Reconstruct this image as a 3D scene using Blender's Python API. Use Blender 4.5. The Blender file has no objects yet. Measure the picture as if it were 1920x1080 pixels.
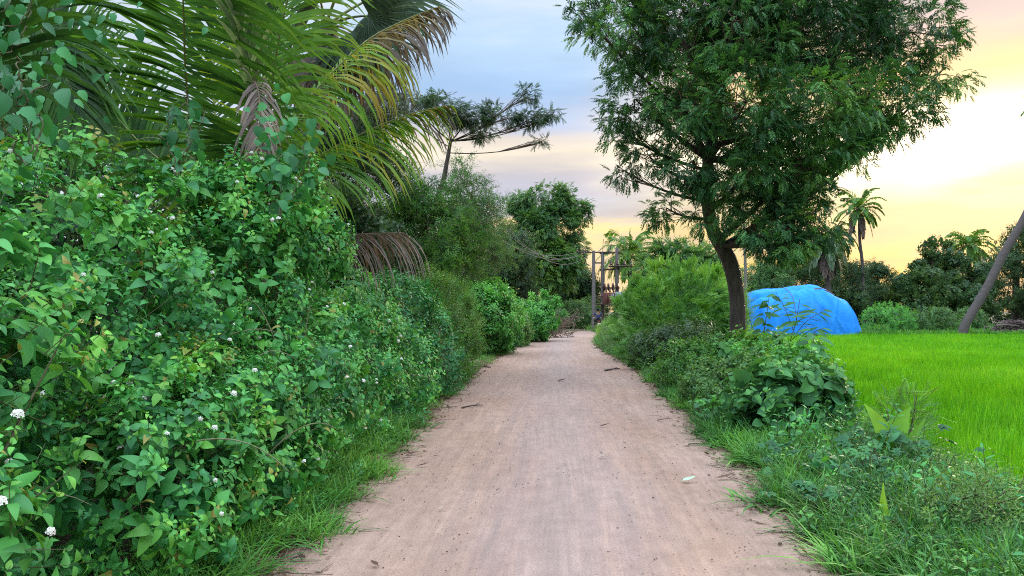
import bpy, bmesh, math, random
import numpy as np
from mathutils import Vector, Matrix, noise as mnoise

SC = bpy.context.scene
COL = SC.collection
PI = math.pi
random.seed(7)
rng = np.random.default_rng(11)

# ------------------------------------------------------------------ picture -> place
FPX, CX, HY, EYE = 1400.0, 960.0, 583.0, 1.5
def at(px, py, Y):
    """world point seen at photo pixel (px,py) at the distance Y"""
    return np.array([(px - CX) / FPX * Y, Y, EYE - (py - HY) / FPX * Y])

def nrm(v):
    v = np.asarray(v, float)
    return v / np.maximum(np.linalg.norm(v, axis=-1, keepdims=True), 1e-9)

# ------------------------------------------------------------------ object helpers
def tag(o, label=None, cat=None, group=None, kind=None):
    if label: o['label'] = label
    if cat: o['category'] = cat
    if group: o['group'] = group
    if kind: o['kind'] = kind
    return o

def thing(name, label, cat, loc=(0, 0, 0), group=None):
    o = bpy.data.objects.new(name, None)
    COL.objects.link(o)
    o.location = tuple(float(a) for a in loc)
    o.empty_display_size = 0.2
    tag(o, label, cat, group)
    return o

class G:
    """collects triangles and quads; build() links them as one mesh object"""
    def __init__(s):
        s.V = []; s.n = 0; s.F = []
    def add(s, V, F, mat=0, tint=0.5):
        V = np.asarray(V, np.float32).reshape(-1, 3); F = np.asarray(F, np.int64)
        if F.ndim == 1: F = F[None, :]
        t = np.broadcast_to(np.asarray(tint, np.float32), (len(F),))
        s.V.append(V); s.F.append((F + s.n, int(mat), t)); s.n += len(V)
    def inst(s, tmpl, P, R, S, tint):
        """copies of a leaf, sprig or tuft shape at many places"""
        P = np.asarray(P, np.float32); R = np.asarray(R, np.float32)
        n = len(P)
        if n == 0: return
        S = np.broadcast_to(np.asarray(S, np.float32), (n,)); tint = np.broadcast_to(np.asarray(tint, np.float32), (n,))
        for (V, F, mat, t0) in tmpl:
            W = np.einsum('nij,vj->nvi', R, V.astype(np.float32)) * S[:, None, None] + P[:, None, :]
            k = len(V)
            FF = (F[None, :, :] + (np.arange(n) * k)[:, None, None]).reshape(-1, F.shape[1])
            tt = np.clip((tint[:, None] + np.broadcast_to(t0, (len(F),))[None, :]).reshape(-1), 0, 1)
            s.add(W.reshape(-1, 3), FF, mat, tt)
    def tube(s, pts, rad, sides=6, mat=0, tint=0.5, cap=True):
        pts = np.asarray(pts, float); m = len(pts)
        rad = np.broadcast_to(np.asarray(rad, float), (m,))
        tg = np.gradient(pts, axis=0); tg = nrm(tg)
        ref = np.array([0.31, 0.17, 0.93]) if abs(tg[0][2]) < 0.9 else np.array([1.0, 0.1, 0.0])
        u = nrm(np.cross(tg, ref)); v = np.cross(tg, u)
        a = np.arange(sides) * 2 * PI / sides
        ring = pts[:, None, :] + rad[:, None, None] * (np.cos(a)[None, :, None] * u[:, None, :] + np.sin(a)[None, :, None] * v[:, None, :])
        V = ring.reshape(-1, 3)
        i = np.arange(m - 1)[:, None] * sides; j = np.arange(sides)[None, :]; j2 = (j + 1) % sides
        F = np.stack([i + j, i + j2, i + sides + j2, i + sides + j], -1).reshape(-1, 4)
        s.add(V, F, mat, tint)
        if cap:
            for e, k in ((0, 0), (m - 1, 1)):
                Vc = np.vstack([ring[e], pts[e][None]])
                Fc = np.array([[q, (q + 1) % sides, sides] if k else [(q + 1) % sides, q, sides] for q in range(sides)])
                s.add(Vc, Fc, mat, tint)
    def box(s, c, d, rot=None, mat=0, tint=0.5, bev=0.0):
        d = np.asarray(d, float) / 2
        if bev > 0:
            bm = bmesh.new(); bmesh.ops.create_cube(bm, size=1)
            for v in bm.verts: v.co = Vector((v.co.x * 2 * d[0], v.co.y * 2 * d[1], v.co.z * 2 * d[2]))
            bmesh.ops.bevel(bm, geom=bm.edges[:], offset=bev, segments=2, affect='EDGES', profile=0.5)
            s.bm(bm, c, rot, mat, tint); return
        V = np.array([[x, y, z] for x in (-1, 1) for y in (-1, 1) for z in (-1, 1)], float) * d
        if rot is not None: V = V @ np.asarray(rot).T
        F = [[0, 1, 3, 2], [4, 6, 7, 5], [0, 4, 5, 1], [2, 3, 7, 6], [0, 2, 6, 4], [1, 5, 7, 3]]
        s.add(V + np.asarray(c, float), F, mat, tint)
    def bm(s, bm, c=(0, 0, 0), rot=None, mat=0, tint=0.5):
        bmesh.ops.triangulate(bm, faces=bm.faces[:])
        bm.verts.index_update()
        V = np.array([v.co[:] for v in bm.verts]); F = np.array([[v.index for v in f.verts] for f in bm.faces])
        bm.free()
        if rot is not None: V = V @ np.asarray(rot).T
        s.add(V + np.asarray(c, float), F, mat, tint)
    def ball(s, c, r, mat=0, tint=0.5, sub=2, rot=None):
        bm = bmesh.new(); bmesh.ops.create_icosphere(bm, subdivisions=sub, radius=1)
        r = np.broadcast_to(np.asarray(r, float), (3,))
        for v in bm.verts: v.co = Vector((v.co.x * r[0], v.co.y * r[1], v.co.z * r[2]))
        s.bm(bm, c, rot, mat, tint)
    def mesh(s, name, mats, smooth=True):
        V = np.concatenate(s.V).astype(np.float32)
        me = bpy.data.meshes.new(name)
        me.vertices.add(len(V)); me.vertices.foreach_set('co', V.ravel())
        idx = []; st = []; mi = []; tn = []; pos = 0
        for F, m, t in s.F:
            k = F.shape[1]; n = len(F)
            idx.append(F.ravel()); st.append(pos + np.arange(n) * k); pos += n * k
            mi.append(np.full(n, m)); tn.append(t)
        idx = np.concatenate(idx).astype(np.int32); st = np.concatenate(st).astype(np.int32)
        me.loops.add(len(idx)); me.loops.foreach_set('vertex_index', idx)
        me.polygons.add(len(st)); me.polygons.foreach_set('loop_start', st)
        for m in mats: me.materials.append(m)
        me.polygons.foreach_set('material_index', np.concatenate(mi).astype(np.int32))
        me.update(calc_edges=True)
        me.polygons.foreach_set('use_smooth', np.full(len(st), smooth))
        a = me.attributes.new('tint', 'FLOAT', 'FACE'); a.data.foreach_set('value', np.concatenate(tn).astype(np.float32))
        me.update()
        return me
    def build(s, name, mats, parent=None, smooth=True, origin=None):
        if origin is not None:
            o_ = np.asarray(origin, np.float32)
            s.V = [v - o_ for v in s.V]
        me = s.mesh(name, mats, smooth)
        o = bpy.data.objects.new(name, me); COL.objects.link(o)
        if parent is not None:
            o.parent = parent
            o.location = (0, 0, 0)
        elif origin is not None:
            o.location = tuple(float(q) for q in origin)
        return o

def part(g, name, mats, par, smooth=True):
    """a part whose vertices were given in world space"""
    return g.build(name, mats, par, smooth, origin=np.array(par.location))

def frames(d, up):
    """rotation matrices with the shape's +Y along d and +Z as near to up as it gets"""
    d = nrm(d); up = np.broadcast_to(np.asarray(up, float), d.shape)
    x = np.cross(d, up); bad = np.linalg.norm(x, axis=1) < 1e-3
    x[bad] = np.cross(d[bad], np.array([0.3, 0.9, 0.1]))
    x = nrm(x); z = np.cross(x, d)
    return np.stack([x, d, z], -1)

def spin(R, a):
    """turn each frame about its own +Y"""
    c, s_ = np.cos(a), np.sin(a)
    x = R[:, :, 0] * c[:, None] + R[:, :, 2] * s_[:, None]
    z = -R[:, :, 0] * s_[:, None] + R[:, :, 2] * c[:, None]
    return np.stack([x, R[:, :, 1], z], -1)

def rdir(n, r=rng):
    return nrm(r.normal(size=(n, 3)))

def bez(a, b, c, n):
    t = np.linspace(0, 1, n)[:, None]
    return (1 - t) ** 2 * np.asarray(a) + 2 * t * (1 - t) * np.asarray(b) + t ** 2 * np.asarray(c)

def spline(P, n):
    """smooth curve through the points"""
    P = np.asarray(P, float)
    if len(P) == 2: return P[0] + (P[1] - P[0]) * np.linspace(0, 1, n)[:, None]
    Q = np.vstack([2 * P[0] - P[1], P, 2 * P[-1] - P[-2]])
    out = []
    for t in np.linspace(0, len(P) - 1 - 1e-6, n):
        i = int(t); f = t - i
        p0, p1, p2, p3 = Q[i], Q[i + 1], Q[i + 2], Q[i + 3]
        out.append(0.5 * (2 * p1 + (p2 - p0) * f + (2 * p0 - 5 * p1 + 4 * p2 - p3) * f ** 2 + (3 * p1 - p0 - 3 * p2 + p3) * f ** 3))
    return np.array(out)

# ------------------------------------------------------------------ materials
def newmat(name):
    m = bpy.data.materials.new(name); m.use_nodes = True
    nt = m.node_tree; nt.nodes.clear()
    out = nt.nodes.new('ShaderNodeOutputMaterial')
    return m, nt, out

def N(nt, t, **kw):
    n = nt.nodes.new(t)
    for k, v in kw.items():
        if k.startswith('i_'):
            key = k[2:]; n.inputs[int(key) if key.isdigit() else key.replace('_', ' ')].default_value = v
        else: setattr(n, k, v)
    return n

def ramp(nt, stops, interp='LINEAR'):
    r = nt.nodes.new('ShaderNodeValToRGB'); cr = r.color_ramp; cr.interpolation = interp
    while len(cr.elements) < len(stops): cr.elements.new(0.5)
    for e, (p, c) in zip(cr.elements, stops):
        e.position = p; e.color = (*c, 1)
    return r

def leafmat(name, cols, trans=0.3, rough=0.5, spec=0.35, tcol=1.6, vary=0.25, pos=None):
    """leaf: colour runs over the leaf's own tint (old to young), light passes through the blade"""
    m, nt, out = newmat(name); L = nt.links.new
    at_ = N(nt, 'ShaderNodeAttribute', attribute_name='tint')
    rp = ramp(nt, [(pos[i] if pos else i / (len(cols) - 1), c) for i, c in enumerate(cols)]); L(at_.outputs['Fac'], rp.inputs[0])
    tc = N(nt, 'ShaderNodeTexCoord'); nz = N(nt, 'ShaderNodeTexNoise', i_Scale=2.3, i_Detail=3.0)
    L(tc.outputs['Object'], nz.inputs['Vector'])
    mr = N(nt, 'ShaderNodeMapRange', i_1=0.3, i_2=0.7, i_3=1 - vary, i_4=1 + vary); L(nz.outputs[0], mr.inputs[0])
    mul = N(nt, 'ShaderNodeVectorMath', operation='SCALE'); L(rp.outputs[0], mul.inputs[0]); L(mr.outputs[0], mul.inputs['Scale'])
    p = N(nt, 'ShaderNodeBsdfPrincipled'); L(mul.outputs[0], p.inputs['Base Color'])
    p.inputs['Roughness'].default_value = rough; p.inputs['Specular IOR Level'].default_value = spec
    t = N(nt, 'ShaderNodeBsdfTranslucent')
    m2 = N(nt, 'ShaderNodeVectorMath', operation='MULTIPLY'); L(mul.outputs[0], m2.inputs[0]); m2.inputs[1].default_value = (tcol * 1.15, tcol, tcol * 0.5)
    L(m2.outputs[0], t.inputs['Color'])
    mx = N(nt, 'ShaderNodeMixShader'); mx.inputs[0].default_value = trans
    L(p.outputs[0], mx.inputs[1]); L(t.outputs[0], mx.inputs[2]); L(mx.outputs[0], out.inputs[0])
    return m

def roughmat(name, c0, c1, scale=8, rough=0.85, bump=0.3, stretch=(1, 1, 1), spec=0.3, metal=0.0):
    """two-tone mottled surface with bump"""
    m, nt, out = newmat(name); L = nt.links.new
    tc = N(nt, 'ShaderNodeTexCoord'); mp = N(nt, 'ShaderNodeMapping'); mp.inputs['Scale'].default_value = stretch
    L(tc.outputs['Object'], mp.inputs[0])
    nz = N(nt, 'ShaderNodeTexNoise', i_Scale=float(scale), i_Detail=6.0, i_Roughness=0.65); L(mp.outputs[0], nz.inputs['Vector'])
    rp = ramp(nt, [(0.32, c0), (0.68, c1)]); L(nz.outputs[0], rp.inputs[0])
    p = N(nt, 'ShaderNodeBsdfPrincipled'); L(rp.outputs[0], p.inputs['Base Color'])
    p.inputs['Roughness'].default_value = rough; p.inputs['Specular IOR Level'].default_value = spec; p.inputs['Metallic'].default_value = metal
    b = N(nt, 'ShaderNodeBump'); b.inputs['Strength'].default_value = bump; b.inputs['Distance'].default_value = 0.02
    L(nz.outputs[0], b.inputs['Height']); L(b.outputs[0], p.inputs['Normal']); L(p.outputs[0], out.inputs[0])
    return m

# ------------------------------------------------------------------ leaf shapes (base at origin, along +Y, face +Z)
def leaf_shape(w=0.55, seg=4, fold=0.25, droop=0.25, kind='ovate', twist=0.0):
    """a blade of length 1 folded along its midrib; returns vertices, quads"""
    t = np.linspace(0, 1, seg + 1) ** 1.15
    if kind == 'ovate': hw = t ** 0.55 * (1 - t) ** 0.85 * (1 + 0.5 * (1 - t)); hw[0] = 0.16 * hw.max()
    elif kind == 'heart': hw = (t + 0.06) ** 0.34 * (1 - t) ** 0.7; hw[0] = 0.55 * hw.max()
    elif kind == 'round': hw = np.sqrt(np.clip(1 - (2 * t - 1) ** 2, 0, 1)); hw[0] = 0.3
    else: hw = np.sin(PI * t ** 0.8)
    hw = hw / hw.max() * w / 2; tw = twist * t
    hw[-1] = 0.004
    if hw[0] < 0.02: hw[0] = 0.02
    y = t * (1 - 0.12 * droop * t); z = -droop * t ** 2 * 0.55
    V = []
    for i in range(seg + 1):
        V += [[-hw[i], y[i], z[i] + fold * hw[i] - tw[i] * hw[i]], [0, y[i], z[i]], [hw[i], y[i], z[i] + fold * hw[i] + tw[i] * hw[i]]]
    F = []
    for i in range(seg):
        a = 3 * i
        F += [[a, a + 1, a + 4, a + 3], [a + 1, a + 2, a + 5, a + 4]]
    return np.array(V), np.array(F)

def small_leaf(w=0.45, fold=0.2, droop=0.2):
    V = np.array([[0, 0, 0], [-w / 2, 0.45, fold * w / 2], [0, 1, -droop * 0.5], [w / 2, 0.45, fold * w / 2], [0, 0.5, -droop * 0.12]])
    return V, np.array([[0, 4, 1], [1, 4, 2], [0, 3, 4], [3, 2, 4]])

def join_shapes(parts_):
    """[(V,F,mat,tint)] merged per (mat, face size)"""
    out = {}
    for V, F, m, t in parts_:
        out.setdefault((m, F.shape[1]), []).append((V, F, t))
    res = []
    for (m, k), L_ in out.items():
        Vs = []; Fs = []; ts = []; n = 0
        for V, F, t in L_:
            Vs.append(V); Fs.append(F + n); ts.append(np.broadcast_to(t, (len(F),))); n += len(V)
        res.append((np.vstack(Vs), np.vstack(Fs), m, np.concatenate(ts)))
    return res

def one(V, d, up, P, s):
    R = frames(np.array([d], float), np.array(up, float))[0]
    return (V * s) @ R.T + np.asarray(P)

def stem_shape(pts, r, sides=3):
    g = G(); g.tube(pts, r, sides, cap=False)
    return g.V[0].astype(float), g.F[0][0]

def sprig(seed, nodes=5, L=0.3, leaf=0.11, kind='ovate', w=0.58, seg=3, small=False, opp=True, lift=0.35, droop=0.45, stem=0.003, old=0.0):
    """a shoot along +Y with leaves in pairs that get smaller and younger to the tip"""
    r = np.random.default_rng(seed); P = []
    bend = r.normal(size=3) * 0.12; bend[1] = 0
    cur = lambda t: np.array([bend[0] * t * t, t, bend[2] * t * t]) * L
    P.append((*stem_shape([cur(t) for t in np.linspace(0, 1, 4)], np.linspace(stem, stem * 0.4, 4)), 1, 0.5))
    for k in range(nodes):
        t = (k + 0.6) / nodes
        sz = leaf * (1.05 - 0.62 * (k / max(nodes - 1, 1)) ** 1.6) * r.uniform(0.7, 1.25)
        a0 = k * 1.35 + r.uniform(-0.3, 0.3)
        for q in range(2 if opp else 1):
            a = a0 + q * PI + r.uniform(-0.25, 0.25)
            lf = lift + 0.45 * t + r.uniform(-0.35, 0.2)
            d = np.array([math.cos(a), lf, math.sin(a)])
            V, F = (small_leaf(w, 0.25, droop) if small else leaf_shape(w * r.uniform(0.85, 1.15), seg, r.uniform(0.05, 0.5), droop * r.uniform(0.4, 1.7), kind, r.normal() * 0.7))
            up = np.array([-0.3 * math.cos(a), 1, -0.3 * math.sin(a)]) + r.normal(size=3) * 0.25
            base = cur(t) + nrm(d) * sz * 0.18
            P.append((one(V, d, up, base, sz), F, 0, 0.3 * t + r.uniform(-0.14, 0.14) + (0.9 if r.uniform() < old else 0)))
    return join_shapes(P)

def pinnate(seed, pairs=7, L=0.28, leaf=0.075, w=0.3, droop=0.35, spread=0.9):
    """a feather leaf: midrib with leaflets in pairs"""
    r = np.random.default_rng(seed); P = []
    cur = lambda t: np.array([0, t, -droop * t * t]) * L
    P.append((*stem_shape([cur(t) for t in (0, 0.5, 1)], [0.002, 0.0016, 0.001]), 1, 0.5))
    for k in range(pairs):
        t = 0.15 + 0.85 * k / pairs
        sz = leaf * (0.75 + 0.5 * math.sin(PI * (0.2 + 0.7 * t))) * r.uniform(0.85, 1.15)
        for q in (-1, 1):
            d = np.array([q, spread * r.uniform(0.7, 1.2), -0.25 + r.uniform(-0.3, 0.2)])
            V = np.array([[0, 0, 0], [-w / 2, 0.4, 0.03], [0, 1, -0.15], [w / 2, 0.4, 0.03]])
            P.append((one(V, d, (r.normal() * 0.2, 0, 1), cur(t), sz), np.array([[0, 1, 2, 3]]), 0, r.uniform(-0.12, 0.12)))
    V = np.array([[0, 0, 0], [-w / 2, 0.4, 0.03], [0, 1, -0.15], [w / 2, 0.4, 0.03]])
    P.append((one(V, (0, 1, -droop), (0, 0, 1), cur(1), leaf), np.array([[0, 1, 2, 3]]), 0, 0.05))
    return join_shapes(P)

def tuft(seed, n=12, h=0.3, w=0.007, lean=0.5, seg=3, spread=0.05, curl=0.6):
    """a grass tuft, growing along +Z"""
    r = np.random.default_rng(seed); P = []
    for i in range(n):
        a = r.uniform(0, 2 * PI); hh = h * r.uniform(0.5, 1.15); ln = lean * r.uniform(0.2, 1.4)
        t = np.linspace(0, 1, seg + 1)
        out = np.array([math.cos(a), math.sin(a), 0]); side = np.array([-math.sin(a + r.uniform(-0.6, 0.6)), math.cos(a), 0])
        b = out * spread * r.uniform(0, 1) + np.array([r.normal(), r.normal(), 0]) * spread * 0.4
        c = b + out * (ln * t ** 1.6 * hh)[:, None] + np.array([0, 0, 1.0]) * ((t - curl * ln * 0.55 * t ** 2.2) * hh)[:, None]
        ww = w * r.uniform(0.7, 1.3) * np.clip(1 - t ** 2.2, 0.03, 1) * np.clip(0.55 + t, 0, 1)
        V = np.empty((2 * (seg + 1), 3)); V[0::2] = c - side * ww[:, None]; V[1::2] = c + side * ww[:, None]
        F = np.array([[2 * k, 2 * k + 1, 2 * k + 3, 2 * k + 2] for k in range(seg)])
        P.append((V, F, 0, r.uniform(-0.25, 0.25)))
    return join_shapes(P)

def zrot(a):
    c, s_ = np.cos(a), np.sin(a); o = np.zeros_like(a); i = np.ones_like(a)
    return np.stack([np.stack([c, -s_, o], -1), np.stack([s_, c, o], -1), np.stack([o, o, i], -1)], -2)

# ------------------------------------------------------------------ plants
def spread_pts(blobs, n, r, cull=True, rough=0.16, cam=np.array([0, 0, 1.5])):
    """points on the lumpy outer skin of several ellipsoids, with their outward direction"""
    A = np.array([(b[1][0] * b[1][1] + b[1][2] * (b[1][0] + b[1][1])) for b in blobs]); A = A / A.sum()
    Ps = []; Ns = []
    for bi, (c, rad) in enumerate(blobs):
        m = max(4, int(n * A[bi])); c = np.asarray(c, float); rad = np.asarray(rad, float)
        d = rdir(m, r)
        ph = r.uniform(0, 6.28, 6); fr = r.uniform(2.2, 5.5, (6, 3))
        lump = sum(np.sin(d @ fr[k] + ph[k]) for k in range(6)) / 6
        s_ = 1 + rough * 1.6 * lump + r.normal(size=m) * rough * 0.25
        p = c + d * rad * s_[:, None]; nn = nrm(d / rad)
        ok = p[:, 2] > 0.03
        for bj, (c2, r2) in enumerate(blobs):
            if bj != bi: ok &= (((p - np.asarray(c2)) / (np.asarray(r2) * 0.86)) ** 2).sum(1) > 1
        if cull:
            f = (nrm(cam - p) * nn).sum(1); ok &= (f > -0.3) | (r.uniform(size=m) < 0.3)
        Ps.append(p[ok]); Ns.append(nn[ok])
    return np.concatenate(Ps), np.concatenate(Ns)

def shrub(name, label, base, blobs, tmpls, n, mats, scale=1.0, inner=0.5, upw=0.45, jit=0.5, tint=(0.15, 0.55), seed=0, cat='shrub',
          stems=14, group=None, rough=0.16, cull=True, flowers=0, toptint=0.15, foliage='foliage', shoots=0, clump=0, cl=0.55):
    """shrub made of leafy shoots over several lumps; > foliage, stem (and flower_head)"""
    r = np.random.default_rng(seed + 100)
    root = thing(name, label, cat, base, group)
    g = G(); zt = max(b[0][2] + b[1][2] for b in blobs)
    for lay, (cnt, shr) in enumerate(((n, 1.0), (int(n * inner), 0.72))):
        P, Nn = spread_pts([(c, np.asarray(q) * shr) for c, q in blobs], cnt, r, cull, rough)
        if clump and lay == 0:
            ci = r.choice(len(P), clump, replace=False); near = ci[np.argmin(((P[:, None, :] - P[None, ci, :]) ** 2).sum(-1) * r.uniform(0.5, 1.5, (1, clump)), 1)]
            f = cl * r.uniform(0.3, 1.25, (len(P), 1)); P = P * (1 - f) + (P[near] + Nn[near] * 0.12 * scale) * f
            ctint = r.uniform(-0.12, 0.16, len(P))[near]
        else: ctint = 0
        d = Nn * 0.75 + np.array([0, 0, upw]) + r.normal(size=P.shape) * jit
        R = spin(frames(d, (0, 0, 1)), r.uniform(0, 6.28, len(P)))
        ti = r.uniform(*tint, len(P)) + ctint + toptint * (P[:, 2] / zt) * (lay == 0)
        k = r.integers(0, len(tmpls), len(P)); S = scale * r.uniform(0.7, 1.25, len(P))
        Pb = P - nrm(d) * 0.1 * scale
        for q in range(len(tmpls)):
            mk = k == q; g.inst(tmpls[q], Pb[mk], R[mk], S[mk], ti[mk])
        if lay == 0 and len(P): surf = P; sn = Nn
    part(g, foliage, mats, root)
    if stems:
        gs = G()
        for i in r.choice(len(surf), min(stems, len(surf)), replace=False):
            e = surf[i]; b = np.asarray(base) + np.array([r.normal() * 0.15, r.normal() * 0.15, -0.03])
            mid = (b + e) / 2 + np.array([0, 0, 0.15]) + r.normal(size=3) * 0.12
            gs.tube(bez(b, mid, e, 8), np.linspace(0.014, 0.003, 8) * scale ** 0.5, 5, cap=False)
        part(gs, 'stem', [mats[1]], root)
    if shoots:
        ids = np.flatnonzero((nrm(np.array([0, 0, 1.5]) - surf) * sn).sum(1) > 0.2)
        for i in r.choice(ids, min(shoots, len(ids)), replace=False):
            a = surf[i] - sn[i] * 0.12; d = nrm(sn[i] * 0.35 + np.array([r.normal(), r.normal(), 0.5 * r.normal() + 0.35])); L_ = r.uniform(0.5, 1.1) * scale
            e = a + d * L_ + np.array([0, 0, -0.25 * L_]); gs = G(); gs.tube(bez(a, a + d * L_ * 0.6 + np.array([0, 0, 0.12]), e, 9), np.linspace(0.0065, 0.002, 9) * scale ** 0.5, 4, cap=False)
            part(gs, 'bare_shoot', [SHOOT], root)
    if flowers:
        f = ((nrm(np.array([0, 0, 1.5]) - surf) * sn).sum(1) > 0.1) & (surf[:, 2] > 0.25)
        ids = np.flatnonzero(f)
        for i in r.choice(ids, min(flowers, len(ids)), replace=False):
            o = bpy.data.objects.new('flower_head', FLOWER); COL.objects.link(o); o.parent = root
            p = surf[i] + sn[i] * 0.15 * scale + np.array([0, 0, 0.05]) - np.array(root.location)
            o.location = tuple(p); o.rotation_euler = (r.normal() * 0.3 + 0.85, r.normal() * 0.35, r.normal() * 0.5 + 0.3)
            s_ = r.uniform(0.85, 1.45) * min(scale, 0.8); o.scale = (s_, s_, s_)
    return root

def tree(name, label, trunk, clusters, tmpls, n, mats, barkmat, scale=1.0, sub=14, sig=0.24, tint=(0.1, 0.5), seed=0, cat='tree', group=None,
         droop=0.5, twigs=16, limb=0.35, cull=False, flat=1.0, up=0.15, cv=0.12, lo=0.3):
    """tree > trunk (with its limbs), crown (leaves on twigs in uneven clumps). trunk: (x,y,z,r) rows; clusters: (centre, radius)"""
    r = np.random.default_rng(seed + 500)
    T = np.array(trunk, float); base = T[0, :3]
    root = thing(name, label, cat, base, group)
    gt = G(); gc = G()
    tp = spline(T[:, :3], 5 * len(T)); tr = np.interp(np.linspace(0, len(T) - 1, 5 * len(T)), np.arange(len(T)), T[:, 3])
    tr[0] *= 1.35; tr[1] *= 1.12
    gt.tube(tp, tr, 10)
    vol = np.array([c[1] ** 2.2 for c in clusters]); vol = vol / vol.sum()
    for ci, (c, R0) in enumerate(clusters):
        c = np.asarray(c, float)
        low = [k for k in range(len(tp)) if tp[k, 2] < c[2] - 0.1 * R0 and k > len(tp) * lo] or [len(tp) - 1]
        k = min(low, key=lambda q: np.linalg.norm(tp[q] - c) + 0.4 * abs(tp[q, 2] - (c[2] - 0.9 * np.linalg.norm(tp[q, :2] - c[:2]))))
        a = tp[k]; mid = a * 0.45 + c * 0.55 + np.array([0, 0, -0.12 * np.linalg.norm(c - a)]) + r.normal(size=3) * 0.1 * R0
        lp = bez(a, mid, c, 9); lr = np.linspace(min(tr[k] * 0.75, limb * tr[0] * max(0.4, R0)), 0.012, 9) if R0 > 0 else 0.02
        gt.tube(lp, np.maximum(lr, 0.008), 6, cap=False)
        m = max(20, int(n * vol[ci]))
        cd = rdir(sub, r); cd[:, 2] *= 0.9
        cc = c + cd * R0 * r.uniform(0.55, 1.0, (sub, 1)) * np.array([1, 1, flat])
        w = r.uniform(0.4, 1.4, sub); w /= w.sum()
        for q in range(min(twigs, sub)):
            e = cc[q]; st = lp[r.integers(4, 9)]
            tw = bez(st, (st + e) / 2 + r.normal(size=3) * 0.12 * R0, e, 5)
            gc.tube(tw, np.linspace(0.014, 0.004, 5) * min(1.6, 0.6 + R0 * 0.5), 3, mat=1, cap=False)
        idx = r.choice(sub, m, p=w)
        P = cc[idx] + np.clip(r.normal(size=(m, 3)), -1.7, 1.7) * (R0 * sig * r.uniform(0.6, 1.4, sub)[idx])[:, None] * np.array([1, 1, 0.8 * flat + 0.1])
        d = nrm(P - c) * 0.6 + nrm(P - cc[idx]) * 0.7 + r.normal(size=(m, 3)) * 0.45 + np.array([0, 0, up - droop])
        Rm = frames(d, nrm(np.array([0, 0, 1.0]) + 0.35 * r.normal(size=(m, 3))))
        ti = r.uniform(*tint, m) + r.uniform(-0.15, 0.2, sub)[idx] + r.uniform(-cv, cv)
        k_ = r.integers(0, len(tmpls), m); S = scale * r.uniform(0.75, 1.25, m)
        for q in range(len(tmpls)):
            mk = k_ == q; gc.inst(tmpls[q], P[mk], Rm[mk], S[mk], ti[mk])
    part(gt, 'trunk', [barkmat], root)
    part(gc, 'crown', mats, root)
    return root

def frond(pts, up, L0, npair=42, tip=0.25, droop=0.8, width=0.035, tintf=None, base_t=0.14, rr=0.018, ang=(65, 28), vee=0.25, seed=0,
          seg=5, ragged=0.1, sides=(-1, 1), one_g=None, mats=(0, 1)):
    """a coconut leaf: midrib along pts, leaflets both sides, each bending down by its weight"""
    r = np.random.default_rng(seed + 900)
    g = one_g or G(); C = spline(pts, 40); Tn = nrm(np.gradient(C, axis=0)); up = np.asarray(up, float)
    g.tube(C, np.linspace(rr, rr * 0.18, 40), 6 if seg > 3 else 4, mat=mats[1], tint=0.5)
    for k in range(npair):
        t = base_t + (1 - base_t) * (k + 0.5) / npair; f = t * 39; i = int(f)
        p = C[i] + (C[min(i + 1, 39)] - C[i]) * (f - i); tg = Tn[i]
        sd = nrm(np.cross(tg, up)); nn = np.cross(sd, tg)
        prof = min(1, 0.45 + 2.2 * (t - base_t)) * (1 - (1 - tip) * max(0, (t - 0.45) / 0.55) ** 1.3)
        for s_ in sides:
            L = L0 * prof * r.uniform(1 - ragged * 1.5, 1 + ragged)
            a = math.radians(ang[0] + (ang[1] - ang[0]) * t + r.normal() * 4)
            d = nrm(tg * math.cos(a) + (sd * s_) * math.sin(a) + nn * vee + r.normal(size=3) * 0.05)
            q = p.copy(); ctr = [q.copy()]; dr = droop * r.uniform(0.75, 1.3)
            for j in range(seg):
                d = nrm(d + np.array([0, 0, -1.0]) * dr * (0.25 + j / seg) / seg * 1.6)
                q = q + d * L / seg; ctr.append(q.copy())
            ctr = np.array(ctr); tt = np.linspace(0, 1, seg + 1)
            wv = np.cross(nrm(np.gradient(ctr, axis=0)), nn); wv = nrm(wv + 0.25 * nn)
            ww = width / 2 * np.clip(np.minimum(0.35 + 3 * tt, 1 - tt ** 2.5), 0.03, 1)
            V = np.empty((2 * (seg + 1), 3)); V[0::2] = ctr - wv * ww[:, None]; V[1::2] = ctr + wv * ww[:, None]
            F = np.array([[2 * j, 2 * j + 1, 2 * j + 3, 2 * j + 2] for j in range(seg)])
            base_ti = tintf(t, r) if tintf else r.uniform(0.2, 0.5)
            g.add(V, F, mats[0], np.clip(base_ti + np.linspace(-0.05, 0.12, seg), 0, 1))
    return g
# ------------------------------------------------------------------ camera, sky, sun
cam = bpy.data.objects.new('camera', bpy.data.cameras.new('camera')); COL.objects.link(cam)
cam.location = (0, 0, EYE); cam.rotation_euler = (PI / 2, 0, 0)
cam.data.sensor_width = 36; cam.data.lens = 36 * FPX / 1920; cam.data.shift_y = (HY - 540) / 1920
cam.data.clip_start = 0.05; cam.data.clip_end = 4000
SC.camera = cam
SC.view_settings.view_transform = 'Standard'; SC.view_settings.look = 'None'
SC.view_settings.exposure = 0.15; SC.view_settings.gamma = 1.0
SC.cycles.max_bounces = 6; SC.cycles.diffuse_bounces = 2; SC.cycles.glossy_bounces = 2; SC.cycles.transmission_bounces = 3
SC.cycles.transparent_max_bounces = 4
SC.cycles.use_denoising = False; SC.cycles.pixel_filter_type = 'BLACKMAN_HARRIS'; SC.cycles.filter_width = 1.05
SC.cycles.sample_clamp_indirect = 4.0

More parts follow.
